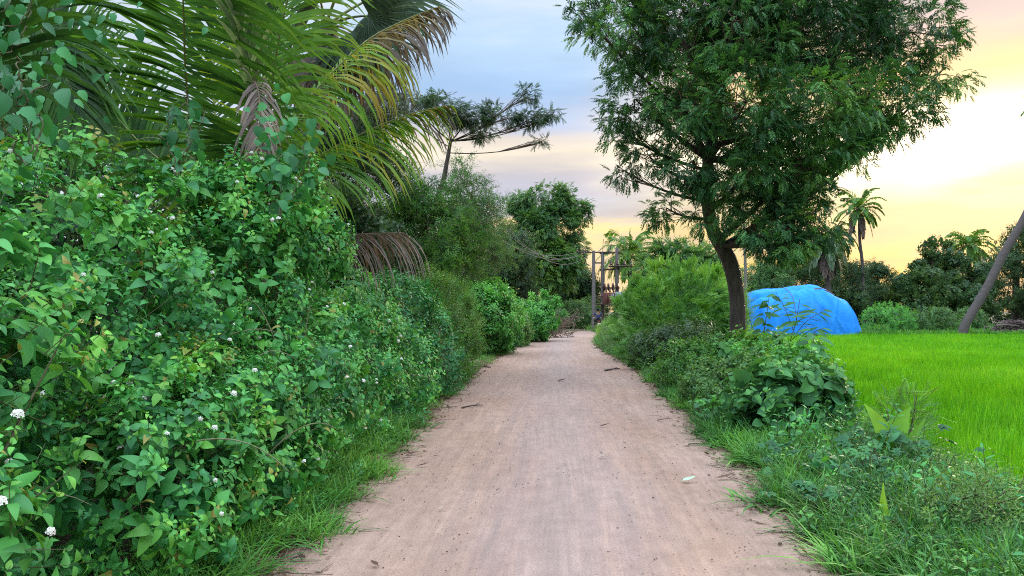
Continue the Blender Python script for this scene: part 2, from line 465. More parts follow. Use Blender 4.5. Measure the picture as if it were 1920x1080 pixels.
SUN_AZ, SUN_EL = math.radians(32.5), math.radians(12.0)      # right of the road, low over the trees
SUND = Vector((math.sin(SUN_AZ) * math.cos(SUN_EL), math.cos(SUN_AZ) * math.cos(SUN_EL), math.sin(SUN_EL)))

def build_world():
    w = bpy.data.worlds.new('World'); SC.world = w; w.use_nodes = True
    nt = w.node_tree; nt.nodes.clear(); L = nt.links.new
    out = N(nt, 'ShaderNodeOutputWorld')
    tc = N(nt, 'ShaderNodeTexCoord'); sep = N(nt, 'ShaderNodeSeparateXYZ'); L(tc.outputs['Generated'], sep.inputs[0])
    def M(op, a, b=None, c=None, clamp=False):
        n = N(nt, 'ShaderNodeMath', operation=op, use_clamp=clamp)
        for i, v in enumerate((a, b, c)):
            if v is None: continue
            if isinstance(v, (int, float)): n.inputs[i].default_value = v
            else: L(v, n.inputs[i])
        return n.outputs[0]
    sky = N(nt, 'ShaderNodeTexSky', sky_type='NISHITA'); sky.sun_disc = False
    sky.sun_elevation = SUN_EL; sky.sun_rotation = SUN_AZ; sky.air_density = 1.0; sky.dust_density = 2.0
    bg1 = N(nt, 'ShaderNodeBackground'); L(sky.outputs[0], bg1.inputs[0]); bg1.inputs[1].default_value = 0.1
    # height and bearing, both stirred by cloud-shaped noise
    mp = N(nt, 'ShaderNodeMapping'); mp.inputs['Scale'].default_value = (1.6, 1.6, 9.0); L(tc.outputs['Generated'], mp.inputs[0])
    n1 = N(nt, 'ShaderNodeTexNoise', i_Scale=1.7, i_Detail=5.0, i_Roughness=0.55); L(mp.outputs[0], n1.inputs['Vector'])
    mp2 = N(nt, 'ShaderNodeMapping'); mp2.inputs['Scale'].default_value = (2.6, 2.6, 26.0); mp2.inputs['Location'].default_value = (3.1, 0.4, 1.7); mp2.inputs['Rotation'].default_value = (0, 0.10, 0)
    L(tc.outputs['Generated'], mp2.inputs[0])
    n2 = N(nt, 'ShaderNodeTexNoise', i_Scale=1.5, i_Detail=6.0, i_Roughness=0.6); L(mp2.outputs[0], n2.inputs['Vector'])
    mp3 = N(nt, 'ShaderNodeMapping'); mp3.inputs['Scale'].default_value = (2.2, 2.2, 4.4); mp3.inputs['Location'].default_value = (7.3, 1.1, 0.2); mp3.inputs['Rotation'].default_value = (0, -0.35, 0)
    L(tc.outputs['Generated'], mp3.inputs[0])
    n3 = N(nt, 'ShaderNodeTexNoise', i_Scale=1.6, i_Detail=4.0, i_Roughness=0.5); L(mp3.outputs[0], n3.inputs['Vector'])
    el = sep.outputs[2]
    elw = M('ADD', el, M('ADD', M('MULTIPLY', M('SUBTRACT', n1.outputs[0], 0.5), 0.03), M('MULTIPLY', M('SUBTRACT', n2.outputs[0], 0.5), 0.05)))
    e01 = M('DIVIDE', elw, 0.5, clamp=True)
    # away from the sun
    A = ramp(nt, [(0.0, (0.95, 0.66, 0.36)), (0.10, (1.0, 0.78, 0.46)), (0.17, (1.05, 0.78, 0.40)), (0.222, (1.05, 0.78, 0.34)), (0.236, (0.62, 0.59, 0.66)), (0.30, (0.60, 0.62, 0.78)), (0.355, (0.68, 0.64, 0.70)), (0.40, (1.0, 0.88, 0.70)), (0.44, (0.86, 0.77, 0.70)),
                  (0.485, (0.58, 0.67, 0.90)), (0.55, (0.43, 0.65, 0.98)), (0.65, (0.52, 0.73, 0.99)), (0.77, (0.60, 0.76, 0.95)), (0.88, (0.57, 0.76, 0.98)), (1.0, (0.62, 0.74, 0.90))])
    L(e01, A.inputs[0])
    # toward the sun
    elw2 = M('ADD', el, M('ADD', M('MULTIPLY', M('SUBTRACT', n3.outputs[0], 0.5), 0.10), M('MULTIPLY', M('SUBTRACT', n2.outputs[0], 0.5), 0.05)))
    B = ramp(nt, [(0.0, (0.80, 0.52, 0.26)), (0.075, (0.78, 0.52, 0.28)), (0.10, (1.05, 0.70, 0.14)), (0.125, (0.72, 0.50, 0.24)), (0.165, (1.0, 0.74, 0.24)), (0.20, (0.74, 0.55, 0.28)), (0.235, (1.0, 0.80, 0.38)), (0.275, (1.0, 0.86, 0.48)), (0.35, (1.5, 1.3, 0.95)), (0.42, (1.7, 1.45, 1.05)), (0.505, (1.05, 0.83, 0.46)),
                  (0.555, (0.97, 0.68, 0.32)), (0.61, (0.85, 0.59, 0.37)), (0.67, (0.69, 0.53, 0.52)), (0.80, (0.60, 0.60, 0.70)), (1.0, (0.60, 0.68, 0.82))])
    L(M('DIVIDE', elw2, 0.5, clamp=True), B.inputs[0])
    # grey-gold bars of cloud low in the sunset
    mp4 = N(nt, 'ShaderNodeMapping'); mp4.inputs['Scale'].default_value = (4.0, 4.0, 20.0); mp4.inputs['Rotation'].default_value = (0.0, 0.22, 0.0); mp4.inputs['Location'].default_value = (1.3, 5.2, 0.6)
    L(tc.outputs['Generated'], mp4.inputs[0]); n4 = N(nt, 'ShaderNodeTexNoise', i_Scale=1.25, i_Detail=6.0, i_Roughness=0.55); L(mp4.outputs[0], n4.inputs['Vector'])
    bar = N(nt, 'ShaderNodeMapRange', interpolation_type='SMOOTHSTEP', i_1=0.45, i_2=0.60); L(n4.outputs[0], bar.inputs[0])
    lowb = N(nt, 'ShaderNodeMapRange', interpolation_type='SMOOTHSTEP', i_1=0.20, i_2=0.13); L(el, lowb.inputs[0])
    mb_ = N(nt, 'ShaderNodeMix', data_type='RGBA'); L(M('MULTIPLY', M('MULTIPLY', bar.outputs[0], lowb.outputs[0]), 0.85), mb_.inputs[0]); L(B.outputs[0], mb_.inputs[6]); mb_.inputs[7].default_value = (0.70, 0.51, 0.32, 1)
    # bearing off the sun, 0 toward it
    h = M('SQRT', M('ADD', M('MULTIPLY', sep.outputs[0], sep.outputs[0]), M('MULTIPLY', sep.outputs[1], sep.outputs[1])))
    ca = M('DIVIDE', M('ADD', M('MULTIPLY', sep.outputs[0], math.sin(SUN_AZ)), M('MULTIPLY', sep.outputs[1], math.cos(SUN_AZ))), M('MAXIMUM', h, 0.001))
    caw = M('ADD', ca, M('MULTIPLY', M('SUBTRACT', n3.outputs[0], 0.5), 0.10))
    sm = N(nt, 'ShaderNodeMapRange', interpolation_type='SMOOTHSTEP', i_1=0.88, i_2=0.97); L(caw, sm.inputs[0])
    mix = N(nt, 'ShaderNodeMix', data_type='RGBA'); L(sm.outputs[0], mix.inputs[0]); L(mb_.outputs[2], mix.inputs[7])
    aw = N(nt, 'ShaderNodeMapRange', interpolation_type='SMOOTHSTEP', i_1=0.55, i_2=0.80); L(ca, aw.inputs[0])
    A2 = ramp(nt, [(0.0, (0.60, 0.66, 0.74)), (0.4, (0.66, 0.74, 0.86)), (1.0, (0.60, 0.72, 0.90))]); L(e01, A2.inputs[0])
    mA = N(nt, 'ShaderNodeMix', data_type='RGBA'); L(aw.outputs[0], mA.inputs[0]); L(A2.outputs[0], mA.inputs[6]); 
    puff = N(nt, 'ShaderNodeMapRange', interpolation_type='SMOOTHSTEP', i_1=0.47, i_2=0.63); L(n1.outputs[0], puff.inputs[0]); hi = N(nt, 'ShaderNodeMapRange', interpolation_type='SMOOTHSTEP', i_1=0.20, i_2=0.27); L(el, hi.inputs[0])
    mp_ = N(nt, 'ShaderNodeMix', data_type='RGBA'); L(M('MULTIPLY', M('MULTIPLY', puff.outputs[0], hi.outputs[0]), 0.7), mp_.inputs[0]); L(A.outputs[0], mp_.inputs[6]); mp_.inputs[7].default_value = (0.70, 0.76, 0.83, 1)
    gb = N(nt, 'ShaderNodeMix', data_type='RGBA'); L(M('MULTIPLY', M('MULTIPLY', bar.outputs[0], lowb.outputs[0]), 0.45), gb.inputs[0]); L(mp_.outputs[2], gb.inputs[6]); gb.inputs[7].default_value = (0.60, 0.57, 0.66, 1)
    L(gb.outputs[2], mA.inputs[7]); L(mA.outputs[2], mix.inputs[6])
    # soft grey-blue and white patches
    pt = N(nt, 'ShaderNodeMapRange', i_1=0.35, i_2=0.68, i_3=0.88, i_4=1.14); L(n1.outputs[0], pt.inputs[0])
    # the cloud deck is brightest overhead
    ov = N(nt, 'ShaderNodeMapRange', interpolation_type='SMOOTHSTEP', i_1=0.40, i_2=0.85, i_3=1.0, i_4=OVERHEAD); L(el, ov.inputs[0])
    back = N(nt, 'ShaderNodeMapRange', i_1=0.3, i_2=-0.8, i_3=1.0, i_4=BEHIND); L(sep.outputs[1], back.inputs[0])
    bg2 = N(nt, 'ShaderNodeBackground'); L(mix.outputs[2], bg2.inputs[0]); L(M('MULTIPLY', M('MULTIPLY', ov.outputs[0], pt.outputs[0]), back.outputs[0]), bg2.inputs[1])
    ms = N(nt, 'ShaderNodeMixShader'); ms.inputs[0].default_value = 0.92
    L(bg1.outputs[0], ms.inputs[1]); L(bg2.outputs[0], ms.inputs[2]); L(ms.outputs[0], out.inputs[0])
    w.cycles.sampling_method = 'MANUAL'; w.cycles.sample_map_resolution = 512
OVERHEAD, BEHIND = 4.6, 1.3
build_world()
sl = bpy.data.lights.new('sun', 'SUN'); sl.energy = 2.0; sl.angle = math.radians(10); sl.color = (1.0, 0.80, 0.55)
so = bpy.data.objects.new('sun', sl); COL.objects.link(so); so.rotation_euler = SUND.to_track_quat('Z', 'Y').to_euler()

# ------------------------------------------------------------------ the lie of the land
RC = np.array([(-0.1, -4, 1.6), (0.12, 0, 1.7), (0.26, 4, 1.67), (0.47, 7, 1.76), (0.62, 10, 1.86), (0.95, 15, 1.95), (1.22, 20, 2.02), (1.55, 26, 1.85), (2.05, 33, 1.75), (2.75, 40, 1.8),
               (3.75, 46, 1.95), (5.6, 52, 2.0), (8.6, 57, 2.0), (13, 61, 2.0), (19, 64, 2.0), (30, 67, 2.0)])
RS = spline(RC, 420)
def road_x(Y): return np.interp(Y, RS[:, 1], RS[:, 0])
def road_w(Y): return np.interp(Y, RS[:, 1], RS[:, 2])
def fld_x(Y): return np.interp(Y, [0, 4, 8, 14, 20, 30, 43], [3.6, 3.7, 4.35, 4.9, 5.5, 6.4, 7.4])
FIELD_END = 43.2; FIELD_Z = -0.20
def sstep(a, b, x):
    t = np.clip((x - a) / (b - a), 0, 1); return t * t * (3 - 2 * t)
def ground_z(X, Y):
    X = np.asarray(X, float); Y = np.asarray(Y, float)
    d = np.min(np.hypot(X[..., None] - RS[None, ::6, 0], Y[..., None] - RS[None, ::6, 1]), -1) - road_w(np.clip(Y, -4, 60))
    z = 0.06 * sstep(0.0, 0.8, d) - 0.035 * (1 - sstep(-0.3, 0.15, d))
    z += 0.03 * np.sin(X * 1.7 + 0.4) * np.sin(Y * 1.3 + 1.1) * sstep(0.1, 1.0, d)
    inf = sstep(-0.5, 0.35, X - fld_x(Y)) * sstep(FIELD_END + 0.6, FIELD_END - 0.2, Y) * sstep(-30, -29, Y) * sstep(70, 69, X)
    return z * (1 - inf) + FIELD_Z * inf

def build_ground():
    xs = np.concatenate([-np.geomspace(14, 900, 26)[::-1], np.arange(-13.5, 15.01, 0.25), np.geomspace(16, 900, 26)])
    ys = np.concatenate([-np.geomspace(6, 400, 12)[::-1], np.arange(-5.5, 50.01, 0.25), np.geomspace(51, 1500, 34)])
    X, Y = np.meshgrid(xs, ys)
    Z = ground_z(X, Y)
    nx, ny = len(xs), len(ys); i = np.arange(ny - 1)[:, None] * nx + np.arange(nx - 1)[None, :]
    F = np.stack([i, i + 1, i + nx + 1, i + nx], -1).reshape(-1, 4)
    m, nt, out = newmat('soil_and_weeds'); L = nt.links.new
    tc = N(nt, 'ShaderNodeTexCoord')
    a = N(nt, 'ShaderNodeTexNoise', i_Scale=0.9, i_Detail=8.0, i_Roughness=0.7); L(tc.outputs['Object'], a.inputs['Vector'])
    b = N(nt, 'ShaderNodeTexNoise', i_Scale=28.0, i_Detail=5.0, i_Roughness=0.7); L(tc.outputs['Object'], b.inputs['Vector'])
    r1 = ramp(nt, [(0.3, (0.09, 0.052, 0.036)), (0.7, (0.20, 0.125, 0.088))]); L(b.outputs[0], r1.inputs[0])
    r2 = ramp(nt, [(0.3, (0.03, 0.06, 0.015)), (0.7, (0.06, 0.12, 0.025))]); L(b.outputs[0], r2.inputs[0])
    f = ramp(nt, [(0.44, (0, 0, 0)), (0.58, (1, 1, 1))]); L(a.outputs[0], f.inputs[0])
    mx = N(nt, 'ShaderNodeMix', data_type='RGBA'); L(f.outputs[0], mx.inputs[0]); L(r1.outputs[0], mx.inputs[6]); L(r2.outputs[0], mx.inputs[7])
    p = N(nt, 'ShaderNodeBsdfPrincipled', i_Roughness=0.95); L(mx.outputs[2], p.inputs['Base Color'])
    bp = N(nt, 'ShaderNodeBump'); bp.inputs['Strength'].default_value = 0.6; bp.inputs['Distance'].default_value = 0.03; L(b.outputs[0], bp.inputs['Height']); L(bp.outputs[0], p.inputs['Normal'])
    L(p.outputs[0], out.inputs[0])
    g = G(); g.add(np.stack([X, Y, Z], -1).reshape(-1, 3), F)
    o = g.build('ground', [m]); tag(o, kind='structure', label='brown soil with weeds either side of the lane')

def build_road():
    g = G(); nr = 900; nc = 41
    C = spline(RC, nr); T = nrm(np.gradient(C[:, :2], axis=0)); S = np.concatenate([[0], np.cumsum(np.linalg.norm(np.diff(C[:, :2], axis=0), axis=1))])
    u = np.linspace(-1, 1, nc)
    V = np.zeros((nr, nc, 3)); UV = np.zeros((nr, nc, 2))
    for i in range(nr):
        x, y, w = C[i]; n = np.array([T[i][1], -T[i][0]])
        wl = w + 0.12 + 0.13 * mnoise.noise((S[i] * 0.55, 0, 1)) + 0.06 * mnoise.noise((S[i] * 2.1, 3, 1))
        wr = w + 0.12 + 0.13 * mnoise.noise((S[i] * 0.5, 9, 4)) + 0.06 * mnoise.noise((S[i] * 2.3, 6, 2))
        off = np.where(u < 0, u * wl, u * wr)
        V[i, :, 0] = x + n[0] * off; V[i, :, 1] = y + n[1] * off
        rut = -0.012 * np.exp(-((off + 0.75) / 0.22) ** 2) - 0.012 * np.exp(-((off - 0.75) / 0.22) ** 2) + 0.006 * np.exp(-(off / 0.35) ** 2)
        nz = np.array([mnoise.noise((o_ * 1.4, S[i] * 0.6, 5)) * 0.014 + mnoise.noise((o_ * 5, S[i] * 2.6, 8)) * 0.004 for o_ in off])
        edge = np.where(np.abs(u) > 0.93, -0.07 * (np.abs(u) - 0.93) / 0.07, 0)
        V[i, :, 2] = 0.012 + rut + nz + edge
        UV[i, :, 0] = off; UV[i, :, 1] = S[i]
    k = np.arange(nr - 1)[:, None] * nc + np.arange(nc - 1)[None, :]
    F = np.stack([k, k + 1, k + nc + 1, k + nc], -1).reshape(-1, 4)
    m, nt, out = newmat('packed_sandy_earth'); L = nt.links.new
    uv = N(nt, 'ShaderNodeUVMap', uv_map='UVMap')
    def noise(sx, sy, sc, det=5.0, ro=0.6, loc=0.0):
        mp = N(nt, 'ShaderNodeMapping'); mp.inputs['Scale'].default_value = (sx, sy, 1); mp.inputs['Location'].default_value = (loc, loc * 0.7, 0); L(uv.outputs[0], mp.inputs[0])
        n = N(nt, 'ShaderNodeTexNoise', i_Scale=sc, i_Detail=det, i_Roughness=ro); L(mp.outputs[0], n.inputs['Vector']); return n.outputs[0]
    big = noise(1, 0.35, 0.8, 4.0); streak = noise(5, 0.22, 1.6, 5.0, 0.65, 3.0); fine = noise(1, 1, 70.0, 3.0, 0.7, 1.0); mid = noise(1, 0.6, 7.0, 6.0, 0.7, 5.0)
    base = ramp(nt, [(0.25, (0.280, 0.163, 0.108)), (0.5, (0.315, 0.202, 0.150)), (0.75, (0.378, 0.254, 0.192))]); L(big, base.inputs[0])
    # worn middle shows the grey-lilac old surface
    su = N(nt, 'ShaderNodeSeparateXYZ'); L(uv.outputs[0], su.inputs[0])
    d1 = N(nt, 'ShaderNodeMath', operation='ABSOLUTE'); L(su.outputs[0], d1.inputs[0])
    d2 = N(nt, 'ShaderNodeMath', operation='MULTIPLY_ADD'); L(streak, d2.inputs[0]); d2.inputs[1].default_value = 1.6; L(d1.outputs[0], d2.inputs[2])
    mr = N(nt, 'ShaderNodeMapRange', interpolation_type='SMOOTHSTEP', i_1=1.85, i_2=0.75, i_3=0.0, i_4=0.6); L(d2.outputs[0], mr.inputs[0])
    mx = N(nt, 'ShaderNodeMix', data_type='RGBA'); L(mr.outputs[0], mx.inputs[0]); L(base.outputs[0], mx.inputs[6]); mx.inputs[7].default_value = (0.290, 0.212, 0.190, 1)
    def mul(col, fac, lo, hi, a=0.3, b=0.7):
        r = N(nt, 'ShaderNodeMapRange', i_1=a, i_2=b, i_3=lo, i_4=hi); L(fac, r.inputs[0])
        v = N(nt, 'ShaderNodeVectorMath', operation='SCALE'); L(col, v.inputs[0]); L(r.outputs[0], v.inputs['Scale']); return v.outputs[0]
    c = mul(mx.outputs[2], streak, 0.87, 1.12); c = mul(c, noise(16, 0.5, 2.0, 4.0, 0.6, 8.0), 0.92, 1.08); c = mul(c, mid, 0.84, 1.14); c = mul(c, fine, 0.78, 1.2)
    vo = N(nt, 'ShaderNodeTexVoronoi', i_Scale=26.0); L(uv.outputs[0], vo.inputs['Vector'])
    sp = N(nt, 'ShaderNodeMapRange', i_1=0.05, i_2=0.13, i_3=0.6, i_4=1.0); L(vo.outputs['Distance'], sp.inputs[0])
    v = N(nt, 'ShaderNodeVectorMath', operation='SCALE'); L(c, v.inputs[0]); L(sp.outputs[0], v.inputs['Scale'])
    p = N(nt, 'ShaderNodeBsdfPrincipled', i_Roughness=0.9); p.inputs['Specular IOR Level'].default_value = 0.25; L(v.outputs[0], p.inputs['Base Color'])
    hs = N(nt, 'ShaderNodeMath', operation='ADD'); L(mid, hs.inputs[0]); h2 = N(nt, 'ShaderNodeMath', operation='MULTIPLY'); L(fine, h2.inputs[0]); h2.inputs[1].default_value = 0.35; L(h2.outputs[0], hs.inputs[1])
    h3 = N(nt, 'ShaderNodeMath', operation='ADD'); L(hs.outputs[0], h3.inputs[0]); L(streak, h3.inputs[1])
    bp = N(nt, 'ShaderNodeBump'); bp.inputs['Strength'].default_value = 0.55; bp.inputs['Distance'].default_value = 0.02; L(h3.outputs[0], bp.inputs['Height']); L(bp.outputs[0], p.inputs['Normal'])
    L(p.outputs[0], out.inputs[0])
    g.add(V.reshape(-1, 3), F)
    o = g.build('road', [m]); tag(o, kind='structure', label='pinkish packed earth lane curving away to the right')
    ul = o.data.uv_layers.new(name='UVMap')
    ul.data.foreach_set('uv', UV.reshape(-1, 2)[F.ravel()].astype(np.float32).ravel())
build_ground(); build_road()

# ------------------------------------------------------------------ materials
M_ = {}
stem = roughmat('green_brown_stem', (0.055, 0.075, 0.025), (0.13, 0.11, 0.06), 20)
bark = roughmat('dark_bark', (0.035, 0.026, 0.022), (0.10, 0.078, 0.066), 14, bump=0.9, stretch=(1, 1, 0.25))
pale_bark = roughmat('grey_bark', (0.12, 0.10, 0.085), (0.24, 0.21, 0.18), 9, bump=0.6, stretch=(1, 1, 2.5))
palm_bark = roughmat('ringed_palm_bark', (0.055, 0.044, 0.040), (0.13, 0.105, 0.095), 7, bump=0.8, stretch=(0.6, 0.6, 5))
twig = roughmat('dry_twig', (0.10, 0.065, 0.045), (0.24, 0.17, 0.12), 18)
SHOOT = roughmat('pale_green_shoot', (0.12, 0.14, 0.06), (0.26, 0.22, 0.13), 20)
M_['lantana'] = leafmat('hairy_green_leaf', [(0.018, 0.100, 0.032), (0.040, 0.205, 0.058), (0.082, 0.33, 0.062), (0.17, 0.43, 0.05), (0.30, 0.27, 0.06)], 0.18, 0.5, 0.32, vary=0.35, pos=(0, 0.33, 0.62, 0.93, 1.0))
M_['hedge2'] = leafmat('olive_green_leaf', [(0.014, 0.058, 0.015), (0.036, 0.135, 0.022), (0.076, 0.225, 0.028), (0.15, 0.33, 0.03)], 0.28)
M_['neem'] = leafmat('neem_leaf', [(0.016, 0.062, 0.024), (0.042, 0.145, 0.045), (0.09, 0.25, 0.052), (0.17, 0.33, 0.045)], 0.25, 0.5, 0.3)
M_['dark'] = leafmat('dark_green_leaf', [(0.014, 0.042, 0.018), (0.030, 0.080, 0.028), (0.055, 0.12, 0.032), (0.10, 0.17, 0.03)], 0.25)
M_['mid'] = leafmat('mid_green_leaf', [(0.025, 0.075, 0.03), (0.05, 0.14, 0.045), (0.09, 0.21, 0.05), (0.15, 0.28, 0.05)], 0.28)
M_['light'] = leafmat('fresh_green_leaf', [(0.04, 0.14, 0.025), (0.08, 0.24, 0.035), (0.15, 0.36, 0.04), (0.25, 0.45, 0.05)], 0.35)
M_['creeper'] = leafmat('creeper_leaf', [(0.025, 0.10, 0.035), (0.06, 0.22, 0.05), (0.10, 0.36, 0.05), (0.17, 0.46, 0.06)], 0.3)
M_['grass'] = leafmat('verge_grass', [(0.024, 0.085, 0.022), (0.052, 0.18, 0.038), (0.105, 0.30, 0.045), (0.18, 0.38, 0.06)], 0.25, 0.55, 0.25)
M_['rice'] = leafmat('rice_blade', [(0.050, 0.22, 0.004), (0.100, 0.36, 0.006), (0.165, 0.45, 0.010), (0.28, 0.52, 0.02)], 0.4, 0.5, 0.2, tcol=1.35)
M_['palm'] = leafmat('palm_leaflet', [(0.024, 0.074, 0.016), (0.060, 0.165, 0.022), (0.125, 0.27, 0.025), (0.24, 0.29, 0.02), (0.28, 0.22, 0.03), (0.14, 0.105, 0.08)], 0.34, 0.5, 0.22)
M_['palmgrey'] = leafmat('pale_palm_leaflet', [(0.09, 0.15, 0.08), (0.17, 0.25, 0.13), (0.26, 0.32, 0.18)], 0.3, 0.5)
M_['drypalm'] = leafmat('dry_palm_leaflet', [(0.085, 0.055, 0.042), (0.16, 0.12, 0.10), (0.28, 0.225, 0.185), (0.34, 0.18, 0.07)], 0.15, 0.75, 0.2)
M_['fan'] = leafmat('fan_palm_leaf', [(0.026, 0.050, 0.024), (0.05, 0.085, 0.042), (0.09, 0.13, 0.065)], 0.15, 0.65, 0.12)
M_['rib'] = roughmat('palm_midrib', (0.10, 0.13, 0.03), (0.22, 0.22, 0.06), 12, rough=0.5)
M_['dryrib'] = roughmat('dry_midrib', (0.12, 0.08, 0.055), (0.24, 0.17, 0.12), 12)
M_['drygrass'] = leafmat('dry_weed', [(0.12, 0.075, 0.045), (0.22, 0.145, 0.085), (0.32, 0.23, 0.14)], 0.2, 0.8, 0.2)
M_['litter'] = leafmat('dead_leaf', [(0.055, 0.030, 0.022), (0.14, 0.085, 0.055), (0.27, 0.18, 0.12), (0.42, 0.34, 0.26)], 0.1, 0.8, 0.2)
M_['bigleaf'] = leafmat('broad_leaf', [(0.022, 0.085, 0.034), (0.048, 0.165, 0.055), (0.095, 0.27, 0.06), (0.17, 0.37, 0.05)], 0.25, 0.55, 0.22)
M_['leucaena'] = leafmat('feathery_leaf', [(0.028, 0.095, 0.03), (0.058, 0.19, 0.042), (0.115, 0.31, 0.05), (0.20, 0.42, 0.05)], 0.25)
white_petal = roughmat('white_petal', (0.74, 0.72, 0.60), (0.86, 0.85, 0.76), 30, rough=0.7, bump=0.0)
concrete = roughmat('weathered_concrete', (0.10, 0.088, 0.082), (0.21, 0.185, 0.17), 10)
steel = roughmat('rusty_steel', (0.05, 0.035, 0.032), (0.13, 0.085, 0.07), 16, rough=0.6, metal=0.2)

# shared shapes
def flower_mesh():
    g = G(); r = np.random.default_rng(5); g.tube([(0, 0, -0.05), (0, 0, -0.008)], [0.0018, 0.0025], 4, mat=1)
    for i in range(15):
        a = i * 2.4; q = 0.0046 * math.sqrt(i)
        c = np.array([q * math.cos(a), q * math.sin(a), 0.010 - 40 * q * q + r.normal() * 0.0012])
        n = nrm(np.array([c[0], c[1], 0.012]) + r.normal(size=3) * 0.003)
        Rm = frames(n[None], np.array([0, 0.2, 1.0]))[0]
        k = 5; ang = np.arange(2 * k) * PI / k + r.uniform(0, 3); rr = np.where(np.arange(2 * k) % 2, 0.0042, 0.0078)
        V = np.stack([rr * np.cos(ang), np.full(2 * k, 0.001), rr * np.sin(ang)], -1); V = np.vstack([V, [[0, -0.001, 0]]])
        F = np.array([[j, (j + 1) % (2 * k), 2 * k] for j in range(2 * k)])
        g.add(V @ Rm.T + c, F, 0)
        g.tube([np.array([0, 0, -0.008]), c], [0.0010, 0.0012], 3, mat=0, cap=False)
    return g.mesh('flower_head', [white_petal, stem])
FLOWER = flower_mesh()
LANT = [sprig(s, 4 + s % 3, 0.30, (0.118, 0.085, 0.10, 0.13, 0.072)[s % 5], 'ovate', (0.56, 0.5, 0.62)[s % 3], 6, droop=0.75, lift=0.15, old=0.012) for s in range(10)] + [sprig(9, 4, 0.26, 0.10, 'heart', 0.72, 6, droop=0.8, lift=0.1)]
LANTF = [sprig(s + 20, 5, 0.26, 0.10, 'ovate', 0.55, 3, droop=0.6, lift=0.2, old=0.015) for s in range(4)]
FINE = [sprig(s + 40, 8, 0.32, 0.055, w=0.5, small=True, stem=0.0025) for s in range(4)]
HEART = [sprig(s + 60, 4, 0.30, 0.11, 'heart', 0.8, 4, opp=False, lift=0.1, droop=0.7) for s in range(3)]
BROAD = [sprig(s + 80, 4, 0.36, 0.18, 'heart', 0.92, 6, lift=0.1, droop=0.8) for s in range(3)]
SPRAY = [sprig(s + 90, 7, 0.42, 0.10, 'ovate', 0.30, 2, lift=0.5, droop=0.8) for s in range(3)]
FAR = [sprig(s + 100, 6, 0.5, 0.17, w=0.5, small=True, stem=0.005) for s in range(4)]
NEEM = [pinnate(s + 120, 6, 0.27, 0.085, 0.32) for s in range(4)]
FEATHER = [pinnate(s + 140, 11, 0.30, 0.05, 0.34, 0.3, 0.4) for s in range(4)]
# ------------------------------------------------------------------ left hedge: flowering shrubs
LM = [M_['lantana'], stem]
def B(x, y, z, rx, ry, rz): return ((x, y, z), (rx, ry, rz))
hedge_group = 'white-flowered shrubs forming the left hedge'
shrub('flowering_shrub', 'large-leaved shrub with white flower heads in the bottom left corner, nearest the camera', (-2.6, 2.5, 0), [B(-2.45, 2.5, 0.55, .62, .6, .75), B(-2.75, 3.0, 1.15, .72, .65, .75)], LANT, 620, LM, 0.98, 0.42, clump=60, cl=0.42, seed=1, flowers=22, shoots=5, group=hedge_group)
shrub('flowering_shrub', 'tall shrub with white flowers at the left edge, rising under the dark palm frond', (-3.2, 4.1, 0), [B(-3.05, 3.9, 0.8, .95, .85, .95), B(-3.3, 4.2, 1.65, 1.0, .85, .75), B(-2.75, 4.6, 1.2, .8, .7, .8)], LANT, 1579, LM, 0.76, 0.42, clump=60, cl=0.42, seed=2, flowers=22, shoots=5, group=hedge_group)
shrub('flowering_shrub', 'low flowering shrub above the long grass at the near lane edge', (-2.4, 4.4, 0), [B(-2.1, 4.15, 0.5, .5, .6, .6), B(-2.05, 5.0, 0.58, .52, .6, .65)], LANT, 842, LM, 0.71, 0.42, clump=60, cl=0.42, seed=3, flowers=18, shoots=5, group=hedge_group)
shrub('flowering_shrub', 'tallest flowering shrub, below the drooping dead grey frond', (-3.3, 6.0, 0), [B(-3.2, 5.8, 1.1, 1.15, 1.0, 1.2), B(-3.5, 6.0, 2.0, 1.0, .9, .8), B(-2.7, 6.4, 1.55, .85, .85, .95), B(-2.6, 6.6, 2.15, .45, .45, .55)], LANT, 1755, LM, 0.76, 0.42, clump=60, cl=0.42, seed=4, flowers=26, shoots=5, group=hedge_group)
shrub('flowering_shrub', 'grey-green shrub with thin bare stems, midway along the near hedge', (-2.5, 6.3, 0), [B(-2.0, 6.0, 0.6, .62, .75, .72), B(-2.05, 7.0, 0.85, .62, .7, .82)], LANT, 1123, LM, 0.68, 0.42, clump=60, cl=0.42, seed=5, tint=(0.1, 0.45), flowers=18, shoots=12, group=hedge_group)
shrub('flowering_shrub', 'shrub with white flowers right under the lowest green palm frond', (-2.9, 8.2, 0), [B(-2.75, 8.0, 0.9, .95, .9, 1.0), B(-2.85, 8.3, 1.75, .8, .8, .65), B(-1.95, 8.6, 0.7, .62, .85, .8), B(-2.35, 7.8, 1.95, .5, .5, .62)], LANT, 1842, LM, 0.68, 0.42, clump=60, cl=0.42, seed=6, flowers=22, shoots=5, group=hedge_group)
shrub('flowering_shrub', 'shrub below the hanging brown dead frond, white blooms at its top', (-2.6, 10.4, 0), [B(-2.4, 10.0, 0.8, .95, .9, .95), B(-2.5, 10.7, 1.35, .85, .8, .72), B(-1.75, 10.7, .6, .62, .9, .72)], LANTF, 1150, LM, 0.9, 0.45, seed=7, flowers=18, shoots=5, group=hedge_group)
OM = [M_['hedge2'], stem]
hg2 = 'olive-green hedge shrubs farther along the left side'
shrub('hedge_shrub', 'dusty dark shrub leaning to the lane just past the brown dead frond', (-2.2, 12.8, 0), [B(-2.1, 12.6, 0.9, .95, 1.1, 1.0), B(-2.1, 13.4, 1.35, .85, 1.0, .75), B(-1.5, 13.0, .6, .6, 1.0, .68)], LANTF, 1200, LM, 0.82, 0.45, seed=8, clump=70, shoots=10, tint=(0.0, 0.35), group=hg2)
